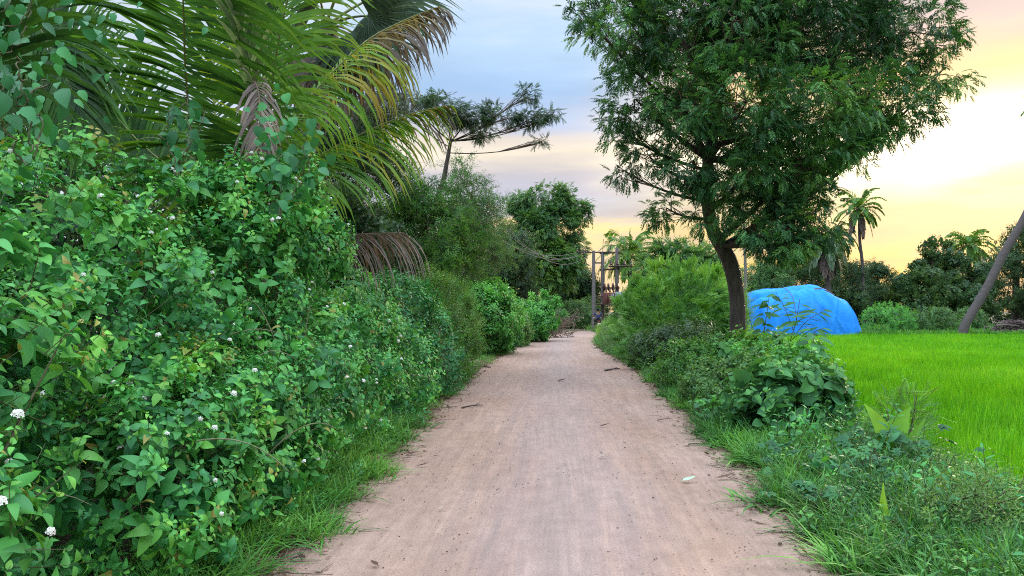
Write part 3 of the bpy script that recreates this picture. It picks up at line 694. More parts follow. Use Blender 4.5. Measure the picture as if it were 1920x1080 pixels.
shrub('hedge_shrub', 'yellowish olive shrub with tiny leaves, trimmed upright by the lane', (-1.9, 16.2, 0), [B(-1.75, 15.6, 1.0, .95, 1.3, 1.1), B(-1.75, 16.8, 1.3, .9, 1.3, .95), B(-1.35, 16.2, .7, .55, 1.2, .8)], FINE, 2400, OM, 1.0, 0.45, seed=9, clump=70, rough=0.2, tint=(0.2, 0.65), group=hg2)
shrub('hedge_shrub', 'pale olive thicket behind the tiny-leaved shrub, thin twigs on top', (-2.9, 19.5, 0), [B(-2.6, 19, 1.2, 1.3, 1.5, 1.3), B(-2.9, 20, 2.0, 1.2, 1.2, .9)], FINE, 1500, OM, 1.2, 0.4, clump=50, seed=10, tint=(0.15, 0.6), group=hg2)
CM = [M_['creeper'], stem]
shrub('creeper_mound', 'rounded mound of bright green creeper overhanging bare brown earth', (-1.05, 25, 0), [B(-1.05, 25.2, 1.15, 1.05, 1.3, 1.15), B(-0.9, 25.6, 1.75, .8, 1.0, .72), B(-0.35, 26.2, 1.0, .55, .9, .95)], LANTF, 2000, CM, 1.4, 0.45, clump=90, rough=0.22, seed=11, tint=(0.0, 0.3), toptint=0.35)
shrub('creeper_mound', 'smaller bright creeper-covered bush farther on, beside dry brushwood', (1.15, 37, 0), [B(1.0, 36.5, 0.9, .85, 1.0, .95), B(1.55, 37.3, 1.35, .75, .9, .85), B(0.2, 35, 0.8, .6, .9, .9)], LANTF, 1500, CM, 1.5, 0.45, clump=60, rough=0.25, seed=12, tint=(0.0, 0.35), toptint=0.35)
shrub('roadside_bush', 'bluish-green feathery bush where the lane bends out of sight', (5.4, 61, 0), [B(5.2, 61, 1.0, 1.4, 1.3, 1.2), B(6.2, 62.5, 1.2, 1.4, 1.3, 1.1), B(4.3, 62, .8, 1.1, 1.2, .9)], FAR, 1300, [M_['mid'], stem], 0.9, 0.4, seed=13)
shrub('small_bush', 'small grey-green bush between the two creeper mounds', (0.05, 31, 0), [B(0.0, 31, 0.75, .55, .8, .85), B(0.35, 32, 0.6, .4, .8, .7)], LANTF, 900, [M_['mid'], stem], 1.2, 0.4, seed=14, tint=(0.2, 0.6))

shrub('creeper_mass', 'leafy creeper heaped against the coconut palm below the dead grey frond', (-2.35, 7.0, 0), [((*at(495, 420, 6.9),), (.5, .42, .5)), ((*at(550, 365, 7.1),), (.24, .3, .42)), ((*at(585, 462, 7.7),), (.34, .4, .36)), ((*at(440, 380, 6.9),), (.4, .4, .42))], LANT, 620, LM, 0.72, 0.5, clump=40, cl=0.4, seed=15, flowers=14, shoots=4, stems=8)
# creeper climbing the dead frond: round hanging leaves
def vine(name, label, pts, n, tm, mats, scale, seed, spread=0.18, base=None):
    r = np.random.default_rng(seed); root = thing(name, label, 'climber', base if base is not None else pts[0])
    C = spline(pts, 40); gs = G()
    for q in range(3):
        gs.tube(C + np.cumsum(r.normal(size=(40, 3)) * 0.015, 0), 0.005, 4, cap=False)
    part(gs, 'stem', [mats[1]], root)
    g = G(); i = r.integers(3, 40, n); P = C[i] + r.normal(size=(n, 3)) * spread
    d = r.normal(size=(n, 3)) * 0.6 + np.array([0.2, -0.4, -0.7]); R = spin(frames(d, (0.1, -1, 0.4)), r.normal(size=n) * 0.5)
    ti = r.uniform(0.05, 0.5, n); V, F = tm
    g.inst([(V, F, 0, 0.0)], P, R, scale * r.uniform(0.6, 1.2, n), ti)
    part(g, 'foliage', mats, root); return root
HL = leaf_shape(0.85, 4, 0.15, 0.3, 'heart')
vine('climbing_vine', 'round-leaved climber twining over the dead grey frond', [at(520, 420, 6.3), at(545, 330, 6.4), at(540, 270, 6.5), at(505, 215, 6.6)], 100, HL, [M_['lantana'], stem], 0.10, 31, 0.12, base=(-1.9, 6.4, 0))
vine('climbing_vine', 'leafy climber hanging at the top left corner against the sky', [at(-80, 190, 4.2), at(-20, 90, 4.3), at(40, 30, 4.5), at(60, -60, 4.6)], 250, leaf_shape(0.62, 4, 0.2, 0.5, 'ovate'), [M_['lantana'], stem], 0.088, 32, 0.27, base=(-3.6, 4.4, 0))
vine('climbing_vine', 'thin leafy shoot rising past the palm midrib above the hedge', [at(338, 330, 5.6), at(340, 250, 5.7), at(342, 175, 5.8)], 26, leaf_shape(0.62, 4, 0.2, 0.5, 'heart'), [M_['lantana'], stem], 0.12, 33, 0.09, base=(-2.7, 5.7, 0))
vine('climbing_vine', 'yellow-green shoot standing up at the far left of the hedge top', [at(60, 300, 3.9), at(62, 220, 4.0), at(75, 150, 4.1)], 26, leaf_shape(0.62, 4, 0.2, 0.5, 'ovate'), [M_['lantana'], stem], 0.13, 34, 0.10, base=(-2.8, 4.0, 0))

# ------------------------------------------------------------------ coconut palm behind the hedge
YP = 8.6
pb = np.array([at(455, 583, YP)[0], YP, 0.0])
palm = thing('coconut_palm', 'big coconut palm behind the left hedge, with green, yellow and dead fronds', 'palm', pb)
g = G(); tp = np.array([pb + [0, 0, z] + [0.05 * math.sin(z), 0, 0] for z in np.linspace(0, 2.5, 26)]); tr = 0.20 + 0.012 * np.sin(np.arange(26) * PI) + 0.02 * (np.arange(26) % 2); g.tube(tp, tr, 14)
part(g, 'trunk', [palm_bark], palm)
crown = pb + np.array([0, 0, 2.6])
def F_(label, pts, up, L0, mats=('palm', 'rib'), **kw):
    g = frond(pts, up, L0, **kw); o = part(g, 'frond', [M_[mats[0]], M_[mats[1]]], palm)
    if label: o['label'] = label
    return o
gr = lambda a, b: (lambda t, r: r.uniform(a, b))
F_(None, [crown, at(372, 300, 8.3), at(350, 160, 7.7), at(344, 20, 7.2), at(338, -120, 6.8), at(330, -240, 6.5)], (0.05, -1, 0.15), 1.75, npair=96, droop=0.8, width=0.05, ang=(86, 70), vee=0.05, tintf=lambda t, r: r.uniform(0.03, 0.28) + 0.4 * max(0, t - 0.45), seed=1, tip=0.6, base_t=0.05)
F_(None, [crown, at(500, 250, 8.4), at(515, 120, 8.1), at(545, -20, 7.8), at(600, -150, 7.6), at(680, -240, 7.4)], (-0.35, -1, 0.2), 1.35, npair=105, droop=0.85, width=0.05, ang=(66, 42), vee=0.05, tintf=lambda t, r: r.uniform(0.2, 0.46), seed=2, tip=0.6, base_t=0.08)
F_(None, [crown, at(470, 240, 8.0), at(470, 150, 7.6), at(450, 40, 7.2), at(415, -60, 6.9), at(380, -140, 6.7)], (0.8, -0.6, 0.1), 0.9, mats=('palmgrey', 'rib'), npair=34, droop=0.5, width=0.06, ang=(22, 16), vee=0.1, tintf=gr(0.2, 0.9), seed=3, tip=0.7, base_t=0.25)
F_('half yellowed frond with a dry grey tip', [crown, at(540, 240, 8.8), at(610, 150, 9.0), at(690, 75, 9.2), at(765, 35, 9.4), at(822, 12, 9.6)], (0.1, -0.5, 1.0), 1.15, npair=80, droop=2.6, width=0.045, ang=(58, 35), vee=-0.15, tintf=lambda t, r: (r.uniform(0.2, 0.42) if t < 0.4 else r.uniform(0.4, 0.75) if t < 0.58 else r.uniform(0.9, 1.0)), seed=4, tip=0.3, base_t=0.12)
F_('long low frond with brown leaflet tips reaching over the lane side', [crown, at(530, 350, 8.8), at(600, 292, 9.0), at(690, 245, 9.3), at(770, 213, 9.6), at(842, 196, 9.9)], (0.05, -0.45, 1.0), 1.15, npair=74, droop=1.7, width=0.05, ang=(56, 22), vee=-0.3, tintf=lambda t, r: (r.uniform(0.1, 0.34) if t < 0.42 else r.uniform(0.15, 0.68) if t < 0.72 else (r.uniform(0.3, 0.5) if r.uniform() < 0.5 else 0.95)), seed=5, tip=0.3, base_t=0.1)
F_('dead brown frond hanging low over the hedge', [crown, at(560, 430, 9.0), at(620, 442, 9.2), at(690, 438, 9.4), at(758, 436, 9.6)], (0.0, -0.3, 1.0), 0.95, mats=('drypalm', 'dryrib'), npair=50, droop=2.4, width=0.026, ang=(56, 48), vee=-0.2, tintf=gr(0.0, 0.5), seed=6, tip=0.8, base_t=0.3)
F_('broken dead grey frond folded straight down', [crown, at(468, 240, 7.6), at(474, 158, 7.2), at(485, 175, 7.0), at(487, 250, 6.9), at(484, 330, 6.85)], (0.2, -1, 0.1), 0.62, mats=('drypalm', 'dryrib'), npair=27, droop=1.8, width=0.03, ang=(72, 24), vee=0.3, ragged=0.35, tintf=gr(0.1, 0.85), seed=7, tip=0.7, base_t=0.42)
F_(None, [crown, at(300, 300, 8.8), at(220, 220, 8.8), at(140, 100, 8.8), at(80, -20, 8.9)], (0.1, -0.9, 0.6), 1.1, npair=80, droop=1.3, width=0.055, tintf=gr(0.0, 0.2), seed=8, tip=0.5)
F_(None, [crown, at(410, 260, 9.4), at(400, 120, 9.6), at(420, -20, 9.8), at(470, -140, 10)], (0.3, -0.9, 0.3), 1.5, npair=85, droop=0.9, width=0.055, tintf=gr(0.0, 0.25), seed=10, tip=0.5)

# second palm at the left edge, only its fronds show
p2 = np.array([at(-160, 583, 7.2)[0], 7.2, 0.0]); q = thing('coconut_palm', 'dark palm at the left edge, its frond slanting down across the sky gap', 'palm', p2)
g = G(); g.tube([p2, p2 + [0.05, 0, 1.0], p2 + [0.1, 0, 2.2]], [0.22, 0.18, 0.16], 12); part(g, 'trunk', [palm_bark], q)
c2 = p2 + np.array([0.1, 0, 2.2])
for k, (pts, up) in enumerate((([c2, at(-60, 250, 7.0), at(0, 130, 6.6), at(-30, 0, 6.3), at(-60, -120, 6.0)], (0.6, -0.9, 0.3)), ([c2, at(-100, 120, 7.4), at(40, 30, 7.2), at(110, 120, 7.0), at(165, 235, 6.9)], (0.1, -1.0, 0.35)), ([c2, at(-120, 100, 7.6), at(-90, -60, 7.6), at(-30, -160, 7.6)], (0.2, -1, 0.2)))):
    part(frond(pts, up, 1.25, 85, droop=0.9, width=0.06, tintf=gr(0.0, 0.2), seed=20 + k, tip=0.5), 'frond', [M_['palm'], M_['rib']], q)

# palmyra palm with stiff fan leaves
YF = 12.5
f0 = np.array([at(470, 583, YF)[0], YF, 0.0]); fc = at(610, 50, YF)
fan = thing('palmyra_palm', 'fan palm with grey-green pleated leaves and a skirt of dead ones, behind the coconut palm', 'palm', f0)
g = G(); g.tube(spline([f0, (f0 + fc) / 2 + [0.06, 0, 0], fc], 20), 0.2 + 0.015 * (np.arange(20) % 2), 12); part(g, 'trunk', [palm_bark], fan)
def fan_leaf(c, hub, face, Rr, nseg, span, seed, droop, tint, mats):
    r = np.random.default_rng(seed); g = G(); c = np.asarray(c); hub = np.asarray(hub)
    g.tube(bez(c, (c + hub) / 2 + [0, 0, 0.1], hub, 8), np.linspace(0.03, 0.016, 8), 5, mat=1)
    ax = nrm(hub - c); fz = np.asarray(face, float); fz = nrm(fz - ax * (fz @ ax)); sx = np.cross(ax, fz)
    for k in range(nseg):
        a = (k / (nseg - 1) - 0.5) * span; d = ax * math.cos(a) + sx * math.sin(a); pr = np.cross(fz, d); L = Rr * (0.85 + 0.15 * math.cos(a)) * r.uniform(0.9, 1.06)
        t = np.array([0.02, 0.3, 0.55, 0.8, 1.0]); hw = np.array([0.004, 0.3, 0.42, 0.22, 0.01]) * Rr * span / nseg * 0.6 * (1 if droop < 1 else 0.8)
        dd = d.copy(); P = [hub]; 
        for j in range(4):
            dd = nrm(dd + np.array([0, 0, -1]) * droop * (0.06 + 0.16 * j) * r.uniform(0.6, 1.4)); P.append(P[-1] + dd * L / 4)
        P = np.array(P); V = np.empty((15, 3)); V[0::3] = P - pr * hw[:, None] + fz * hw[:, None] * 0.6; V[1::3] = P; V[2::3] = P + pr * hw[:, None] + fz * hw[:, None] * 0.6
        F = []
        for j in range(4): F += [[3 * j, 3 * j + 1, 3 * j + 4, 3 * j + 3], [3 * j + 1, 3 * j + 2, 3 * j + 5, 3 * j + 4]]
        g.add(V, F, 0, np.clip(r.uniform(*tint), 0, 1))
    return part(g, 'fan_leaf', mats, fan)
for k, (hx, hy, dy, face, dead) in enumerate(((690, 30, -0.4, (0.1, -1, 0.4), 0), (650, -50, -0.6, (0, -1, 0.2), 0), (600, 0, -0.9, (-0.2, -1, 0.3), 0), (530, 10, -0.3, (0.2, -1, 0.3), 0), (660, 60, -0.3, (0, -1, 0.7), 0),
                                        (715, -10, 0.4, (0.2, -0.8, 0.6), 0), (560, -60, 0.2, (0, -1, 0), 0), (650, 95, -0.3, (0.3, -1, 0.2), 1), (618, 110, -0.5, (0, -1, 0.1), 1), (690, 85, 0.1, (0.3, -0.9, 0.4), 1), (560, 100, -0.2, (-0.2, -1, 0.1), 1))):
    o = fan_leaf(fc, at(hx, hy, YF + dy), face, 1.6 if not dead else 1.4, 34, 3.6, 300 + k, 2.2 if dead else 0.55, (0.1, 0.7) if not dead else (0.0, 0.5), [M_['drypalm'] if dead else M_['fan'], M_['dryrib'] if dead else M_['rib']])
    if dead: o['label'] = 'dead brown fan leaf hanging down'

# ------------------------------------------------------------------ trees on the left
def C(px, py, Y, rpx): return (at(px, py, Y), rpx / FPX * Y)
def TR(*rows): return [(*at(px, py, Y), r) for px, py, Y, r in rows]
def base_of(px, Y): return np.array([at(px, 583, Y)[0], Y, 0.0])
def trunk(px0, Y0, *rows, r0=0.2):
    return [(*base_of(px0, Y0), r0)] + TR(*rows)
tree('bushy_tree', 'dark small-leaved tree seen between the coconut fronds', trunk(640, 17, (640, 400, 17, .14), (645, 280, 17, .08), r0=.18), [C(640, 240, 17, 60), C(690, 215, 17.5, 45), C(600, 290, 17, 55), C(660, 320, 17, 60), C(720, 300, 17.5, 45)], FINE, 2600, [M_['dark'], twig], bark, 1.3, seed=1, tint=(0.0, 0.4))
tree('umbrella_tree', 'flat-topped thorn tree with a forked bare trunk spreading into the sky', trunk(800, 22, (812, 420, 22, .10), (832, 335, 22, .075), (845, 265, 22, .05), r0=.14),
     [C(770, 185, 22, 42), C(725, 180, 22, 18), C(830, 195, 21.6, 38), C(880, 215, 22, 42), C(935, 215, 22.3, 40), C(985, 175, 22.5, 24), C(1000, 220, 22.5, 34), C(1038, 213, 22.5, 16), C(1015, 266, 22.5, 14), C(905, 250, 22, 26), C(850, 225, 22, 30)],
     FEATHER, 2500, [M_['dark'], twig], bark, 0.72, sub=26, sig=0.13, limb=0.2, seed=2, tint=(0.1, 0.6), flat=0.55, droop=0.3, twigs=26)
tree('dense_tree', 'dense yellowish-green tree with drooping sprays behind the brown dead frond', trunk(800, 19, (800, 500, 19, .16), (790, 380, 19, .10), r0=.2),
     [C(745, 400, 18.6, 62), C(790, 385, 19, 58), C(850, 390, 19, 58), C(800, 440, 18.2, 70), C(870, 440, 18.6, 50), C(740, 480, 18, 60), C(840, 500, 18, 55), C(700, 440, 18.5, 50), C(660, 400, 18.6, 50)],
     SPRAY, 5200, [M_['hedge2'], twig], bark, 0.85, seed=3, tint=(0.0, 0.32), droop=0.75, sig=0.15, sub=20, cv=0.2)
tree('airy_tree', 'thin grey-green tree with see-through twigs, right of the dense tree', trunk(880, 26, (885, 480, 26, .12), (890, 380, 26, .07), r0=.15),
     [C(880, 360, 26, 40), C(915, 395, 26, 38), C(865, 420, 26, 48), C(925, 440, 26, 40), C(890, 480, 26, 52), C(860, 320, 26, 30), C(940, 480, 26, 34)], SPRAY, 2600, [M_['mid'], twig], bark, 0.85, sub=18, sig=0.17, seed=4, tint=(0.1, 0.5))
tree('dark_tree', 'dark leafy tree left of the round-topped tree', trunk(935, 48, (935, 540, 48, .2), (935, 480, 48, .12), r0=.22), [C(930, 500, 48, 42), C(965, 480, 48, 38), C(905, 520, 48, 40), C(965, 530, 48, 38), C(935, 455, 48, 30)], FAR, 2400, [M_['dark'], twig], bark, 1.1, seed=5, tint=(0.0, 0.35))
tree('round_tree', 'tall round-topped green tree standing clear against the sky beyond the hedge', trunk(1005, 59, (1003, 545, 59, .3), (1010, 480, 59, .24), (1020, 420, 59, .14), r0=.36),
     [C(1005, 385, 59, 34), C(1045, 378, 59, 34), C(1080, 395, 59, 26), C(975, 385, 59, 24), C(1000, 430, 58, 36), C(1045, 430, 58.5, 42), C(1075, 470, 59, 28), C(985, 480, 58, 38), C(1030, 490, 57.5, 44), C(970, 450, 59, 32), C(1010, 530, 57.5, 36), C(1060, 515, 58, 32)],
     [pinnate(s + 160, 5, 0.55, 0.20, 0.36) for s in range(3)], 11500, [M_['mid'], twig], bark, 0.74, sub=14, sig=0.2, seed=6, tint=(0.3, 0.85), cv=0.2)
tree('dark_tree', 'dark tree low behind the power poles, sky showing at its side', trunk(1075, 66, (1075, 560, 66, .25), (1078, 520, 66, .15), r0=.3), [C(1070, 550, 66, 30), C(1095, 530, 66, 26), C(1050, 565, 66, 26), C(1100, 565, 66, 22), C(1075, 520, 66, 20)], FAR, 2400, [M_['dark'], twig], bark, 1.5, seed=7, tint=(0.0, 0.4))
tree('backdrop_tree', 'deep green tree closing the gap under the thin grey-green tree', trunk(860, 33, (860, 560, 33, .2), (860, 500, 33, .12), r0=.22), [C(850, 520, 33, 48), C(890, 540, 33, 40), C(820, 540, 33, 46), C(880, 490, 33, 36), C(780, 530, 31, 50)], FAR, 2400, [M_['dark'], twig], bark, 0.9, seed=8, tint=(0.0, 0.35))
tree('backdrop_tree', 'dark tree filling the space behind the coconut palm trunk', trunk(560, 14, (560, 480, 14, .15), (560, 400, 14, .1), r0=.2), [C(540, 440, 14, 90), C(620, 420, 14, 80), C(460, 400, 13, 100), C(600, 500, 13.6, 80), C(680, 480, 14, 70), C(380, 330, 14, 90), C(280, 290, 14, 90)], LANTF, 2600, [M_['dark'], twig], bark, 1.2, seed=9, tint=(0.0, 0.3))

# dry brushwood where the lane bends
def brush(name, label, c, rad, n, seed, mats, rr=0.012, h=0.5, cat='brushwood'):
    r = np.random.default_rng(seed); g = G()
    for i in range(n):
        a = np.asarray(c) + r.normal(size=3) * np.array([rad[0], rad[1], 0]) * 0.55; a[2] = max(0.02, r.uniform(0, rad[2] * 0.6))
        d = r.normal(size=3); d[2] = abs(d[2]) * h; d = nrm(d) * r.uniform(0.4, 1.1)
        b = a + d; g.tube(bez(a, (a + b) / 2 + r.normal(size=3) * 0.1, b, 4), np.linspace(rr, rr * 0.4, 4) * r.uniform(0.6, 1.4), 4, tint=r.uniform(0, 1))
    o = g.build(name, mats, origin=np.array(c)); tag(o, label, cat, kind='stuff'); return o
brush('brushwood', 'tangle of dry reddish brushwood beside the lane bend', (2.3, 42.0, 0), (1.0, 0.7, 2.0), 330, 3, [twig], 0.017, 0.9)

# the thicket behind the hedge
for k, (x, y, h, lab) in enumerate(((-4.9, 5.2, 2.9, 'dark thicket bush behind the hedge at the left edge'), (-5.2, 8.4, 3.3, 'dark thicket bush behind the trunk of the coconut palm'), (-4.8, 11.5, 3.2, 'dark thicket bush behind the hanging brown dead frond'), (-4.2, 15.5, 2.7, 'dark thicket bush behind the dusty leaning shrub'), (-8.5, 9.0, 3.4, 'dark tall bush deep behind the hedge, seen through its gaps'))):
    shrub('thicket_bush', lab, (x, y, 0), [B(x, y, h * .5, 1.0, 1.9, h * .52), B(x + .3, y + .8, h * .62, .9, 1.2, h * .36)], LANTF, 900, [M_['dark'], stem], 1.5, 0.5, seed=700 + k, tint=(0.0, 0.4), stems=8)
# ------------------------------------------------------------------ paddy and verges
def scatter_mask(n, x0, x1, y0, y1, f, r):
    X = r.uniform(x0, x1, n); Y = r.uniform(y0, y1, n); k = f(X, Y); return X[k], Y[k]
def tufts(name, label, zones, tm, mats, tilt=0.15, cat=None, tint=(0.2, 0.7), seed=0):
    r = np.random.default_rng(seed + 70); g = G()
    for (n, x0, x1, y0, y1, f, sc) in zones:
        X, Y = scatter_mask(n, x0, x1, y0, y1, f, r); Z = ground_z(X, Y) - 0.01
        R = zrot(r.uniform(0, 6.28, len(X))); T = np.tile(np.eye(3), (len(X), 1, 1)); T[:, 0, 2] = r.normal(size=len(X)) * tilt; T[:, 1, 2] = r.normal(size=len(X)) * tilt
        R = np.einsum('nij,njk->nik', T, R); S = sc * r.uniform(0.65, 1.3, len(X))
        # growth comes in patches
        ti = r.uniform(*tint, len(X)) + 0.22 * np.sin(X * 1.9 + np.sin(Y * 1.1)) * np.sin(Y * 1.4 + 1)
        k = r.integers(0, len(tm), len(X))
        for q in range(len(tm)):
            mk = k == q; g.inst(tm[q], np.stack([X, Y, Z], -1)[mk], R[mk], S[mk], ti[mk])
    o = g.build(name, mats); tag(o, label, cat, kind='stuff'); return o
inview = lambda X, Y: (np.abs(X) < 0.72 * Y + 2.0)
RICE = [tuft(200 + s, 14, 0.42, 0.0042, 0.35, 3, 0.06, 0.35) for s in range(5)]
RICEF = [tuft(210 + s, 12, 0.42, 0.008, 0.35, 2, 0.12, 0.35) for s in range(5)]
RICEG = [tuft(220 + s, 12, 0.42, 0.014, 0.35, 2, 0.2, 0.35) for s in range(5)]
def rice():
    r = np.random.default_rng(3); g = G()
    for tm, n, y0, y1 in ((RICE, 17000, 3.5, 13), (RICEF, 26000, 13, 25), (RICEG, 26000, 25, FIELD_END)):
        Y = r.uniform(y0, y1, n); X = r.uniform(4.2, 0.72 * y1 + 2.5, n); k = (X > fld_x(Y) + 0.1 + 0.12 * r.normal(size=n)) & (X < 0.72 * Y + 2.5); X, Y = X[k], Y[k]
        n = len(X); Z = np.full(n, FIELD_Z - 0.01); T = np.tile(np.eye(3), (n, 1, 1))
        T[:, 0, 2] = r.normal(size=n) * 0.10 + 0.16 * np.sin(X * 0.8 + Y * 0.35) ; T[:, 1, 2] = r.normal(size=n) * 0.10 + 0.1 * np.sin(Y * 0.9)
        R = np.einsum('nij,njk->nik', T, zrot(r.uniform(0, 6.28, n))); S = r.uniform(0.8, 1.2, n) * (1 + 0.10 * np.sin(X * 1.3 + 2 * np.sin(Y * 0.6)))
        ti = r.uniform(0.15, 0.65, n) + 0.15 * np.sin(X * 0.9 + 1.3 * np.sin(Y * 0.5)) * np.sin(Y * 0.7)
        q_ = r.integers(0, 5, n)
        for q in range(5):
            m = q_ == q; g.inst(tm[q], np.stack([X, Y, Z], -1)[m], R[m], S[m], ti[m])
    o = g.build('rice', [M_['rice']]); tag(o, 'vivid green young rice filling the paddy beyond the verge', 'rice', kind='stuff')
rice()
pm = roughmat('paddy_mud', (0.03, 0.055, 0.012), (0.06, 0.10, 0.02), 5, rough=0.6)
g = G(); ys = np.linspace(-2, FIELD_END - 0.3, 60)
V = np.array([[(fld_x(y) + 0.35), y, FIELD_Z + 0.006] for y in ys] + [[62, y, FIELD_Z + 0.006] for y in ys]); F = np.array([[i, 60 + i, 61 + i, i + 1] for i in range(59)])
o = g; g.add(V, F); o = g.build('paddy_field', [pm]); tag(o, 'dark green mud of the paddy under the rice', kind='structure')

GR = [tuft(230 + s, 16, 0.30, 0.0045, 0.9, 4, 0.07, 0.8) for s in range(6)]
GRB = [tuft(240 + s, 12, 0.22, 0.0115, 1.15, 4, 0.09, 0.9) for s in range(6)]
dist_r = lambda X, Y: X - (road_x(Y) + road_w(Y))
dist_l = lambda X, Y: (road_x(Y) - road_w(Y)) - X
rv = lambda X, Y: inview(X, Y) & (dist_r(X, Y) > 0.02 + 0.15 * np.sin(Y * 3.1) * np.sin(Y * 1.3) - 0.10 * np.sin(Y * 7.3 + X * 5)) & (X < fld_x(Y) - 0.25)
lv = lambda w: (lambda X, Y: inview(X, Y) & (dist_l(X, Y) > -0.02 + 0.17 * np.sin(Y * 2.7) * np.sin(Y * 1.1) - 0.10 * np.sin(Y * 6.7 + X * 5)) & (dist_l(X, Y) < w))
tufts('verge_grass', 'thick tangled grass on the right verge between lane and paddy', [(7000, 1.5, 5.0, 3.2, 9.5, rv, 1.0), (5000, 2, 5.8, 9.5, 18, rv, 0.9), (3600, 2.3, 6, 18, 42, rv, 1.2)], GR + GRB, [M_['grass']], 0.3, 'grass', (0.15, 0.7), 2)
tufts('verge_grass', 'long bright grass along the left edge of the lane under the hedge', [(2900, -2.6, 0, 3.2, 9.5, lv(0.62), 0.9), (1700, -2.6, 0, 9.5, 16, lv(0.5), 0.62), (1300, -2.4, 1, 16, 30, lv(0.9), 0.7), (600, -1.5, 3, 30, 46, lv(1.0), 0.9)], GR + GRB, [M_['grass']], 0.3, 'grass', (0.3, 0.85), 3)
WEED = [sprig(s + 330, 5, 0.24, 0.075, 'ovate', 0.4, 3, lift=0.4, droop=0.6) for s in range(4)] + [sprig(s + 340, 6, 0.26, 0.085, 'ovate', 0.24, 3, lift=0.5, droop=0.6) for s in range(3)]
def weeds(name, label, n, f, x0, x1, y0, y1, mats, sc, tint, seed, lean=0.45, z=(0.0, 0.14)):
    r = np.random.default_rng(seed); X, Y = scatter_mask(n, x0, x1, y0, y1, f, r); m = len(X)
    k = np.sin(X * 2.3 + 1.7 * np.sin(Y * 1.9 + seed)) * np.sin(Y * 1.6 + seed) > -0.15; X, Y = X[k], Y[k]; m = len(X)
    P = np.stack([X, Y, ground_z(X, Y) + r.uniform(*z, m)], -1); d = np.stack([r.normal(size=m) * lean, r.normal(size=m) * lean - 0.1, np.ones(m)], -1)
    R = spin(frames(d, (0.1, 1, 0.2)), r.uniform(0, 6.28, m)); q = r.integers(0, len(WEED), m); g = G(); S = sc * r.uniform(0.6, 1.3, m); ti = r.uniform(*tint, m)
    for j in range(len(WEED)): w = q == j; g.inst(WEED[j], P[w], R[w], S[w], ti[w])
    tag(g.build(name, mats), label, 'weeds', kind='stuff')
weeds('weeds', 'small leafy weeds mixed into the grass of the right verge', 1700, rv, 1.5, 5.2, 3.2, 10, [M_['bigleaf'], stem], 0.8, (0.0, 0.7), 5)
weeds('weeds', 'taller broad weeds scattered through the right verge grass', 420, lambda X, Y: rv(X, Y) & (dist_r(X, Y) > 0.25) & (X < fld_x(Y) - 0.4), 1.5, 5.2, 3.4, 10.5, [M_['lantana'], stem], 1.3, (0.0, 0.5), 8, 0.5, (0.05, 0.25))
weeds('weeds', 'leafy weeds along the right verge farther off', 2200, rv, 2.0, 6, 10, 34, [M_['mid'], stem], 1.1, (0.2, 0.9), 6)
weeds('weeds', 'small weeds under the left hedge at the lane edge', 900, lv(0.7), -2.6, 0, 3.2, 20, [M_['lantana'], stem], 0.8, (0.0, 0.6), 7)
DRY = [tuft(250 + s, 9, 0.13, 0.003, 1.3, 3, 0.07, 0.9) for s in range(4)]
edge = lambda X, Y: inview(X, Y) & (((dist_r(X, Y) > -0.14) & (dist_r(X, Y) < 0.35)) | ((dist_l(X, Y) > -0.14) & (dist_l(X, Y) < 0.35)))
tufts('dry_grass', 'short dry straw at both edges of the lane', [(6500, -2.6, 4.6, 3.2, 14, edge, 0.85), (4200, -2.6, 5, 14, 44, edge, 1.1)], DRY, [M_['drygrass']], 0.4, 'grass', (0.0, 0.7), 4)
# fallen leaves and twigs in the edge dust
def litter():
    r = np.random.default_rng(8); g = G(); V, F = leaf_shape(0.4, 3, 0.4, -0.3, 'lance')
    for n, y0, y1, sc in ((2300, 3.2, 12, 0.05), (2000, 12, 40, 0.08)):
        Y = r.uniform(y0, y1, n); right = r.uniform(size=n) < 0.55; d = np.abs(r.normal(size=n)) * 0.22 - 0.16
        X = np.where(right, road_x(Y) + road_w(Y) - d + 0.05, road_x(Y) - road_w(Y) + d - 0.05)
        P = np.stack([X, Y, np.maximum(ground_z(X, Y), 0.012) + 0.012], -1)
        dd = r.normal(size=(n, 3)); dd[:, 2] *= 0.2; R = frames(dd, nrm(np.array([0, 0, 1.0]) + r.normal(size=(n, 3)) * 0.4))
        g.inst([(V, F, 0, 0.0)], P, R, sc * r.uniform(0.5, 1.4, n), r.uniform(0, 0.8, n))
        m = n // 4
        for i in range(m):
            a = P[i] + [0, 0, 0.004]; q = r.normal(size=3); q[2] = 0; q = nrm(q) * r.uniform(0.06, 0.28)
            g.tube([a, a + q * 0.5 + r.normal(size=3) * [0.02, 0.02, 0.004], a + q], [0.0035, 0.003, 0.002], 4, mat=1, cap=False)
    o = g.build('leaf_litter', [M_['litter'], twig]); tag(o, 'fallen brown leaves and twigs strewn along the lane edges', 'litter', kind='stuff')
    g = G(); n = 2600; Y = np.exp(r.uniform(np.log(3.3), np.log(26), n)); X = road_x(Y) + road_w(Y) * r.uniform(-1.02, 1.02, n)
    ico = G(); ico.ball((0, 0, 0), (1, 0.8, 0.55), sub=1); Vb, Fb = ico.V[0].astype(float), ico.F[0][0]
    g.inst([(Vb, Fb, 0, 0.0)], np.stack([X, Y, np.full(n, 0.014)], -1), zrot(r.uniform(0, 6.28, n)), r.uniform(0.002, 0.0075, n) * np.where(r.uniform(size=n) < 0.04, 2.0, 1), r.uniform(0, 1, n))
    pmx = leafmat('road_pebble', [(0.06, 0.045, 0.045), (0.20, 0.15, 0.14), (0.34, 0.27, 0.24)], 0.0, 0.9, 0.2)
    o = g.build('pebbles', [pmx]); tag(o, 'small dark pebbles scattered over the lane', 'pebbles', kind='stuff')
litter()

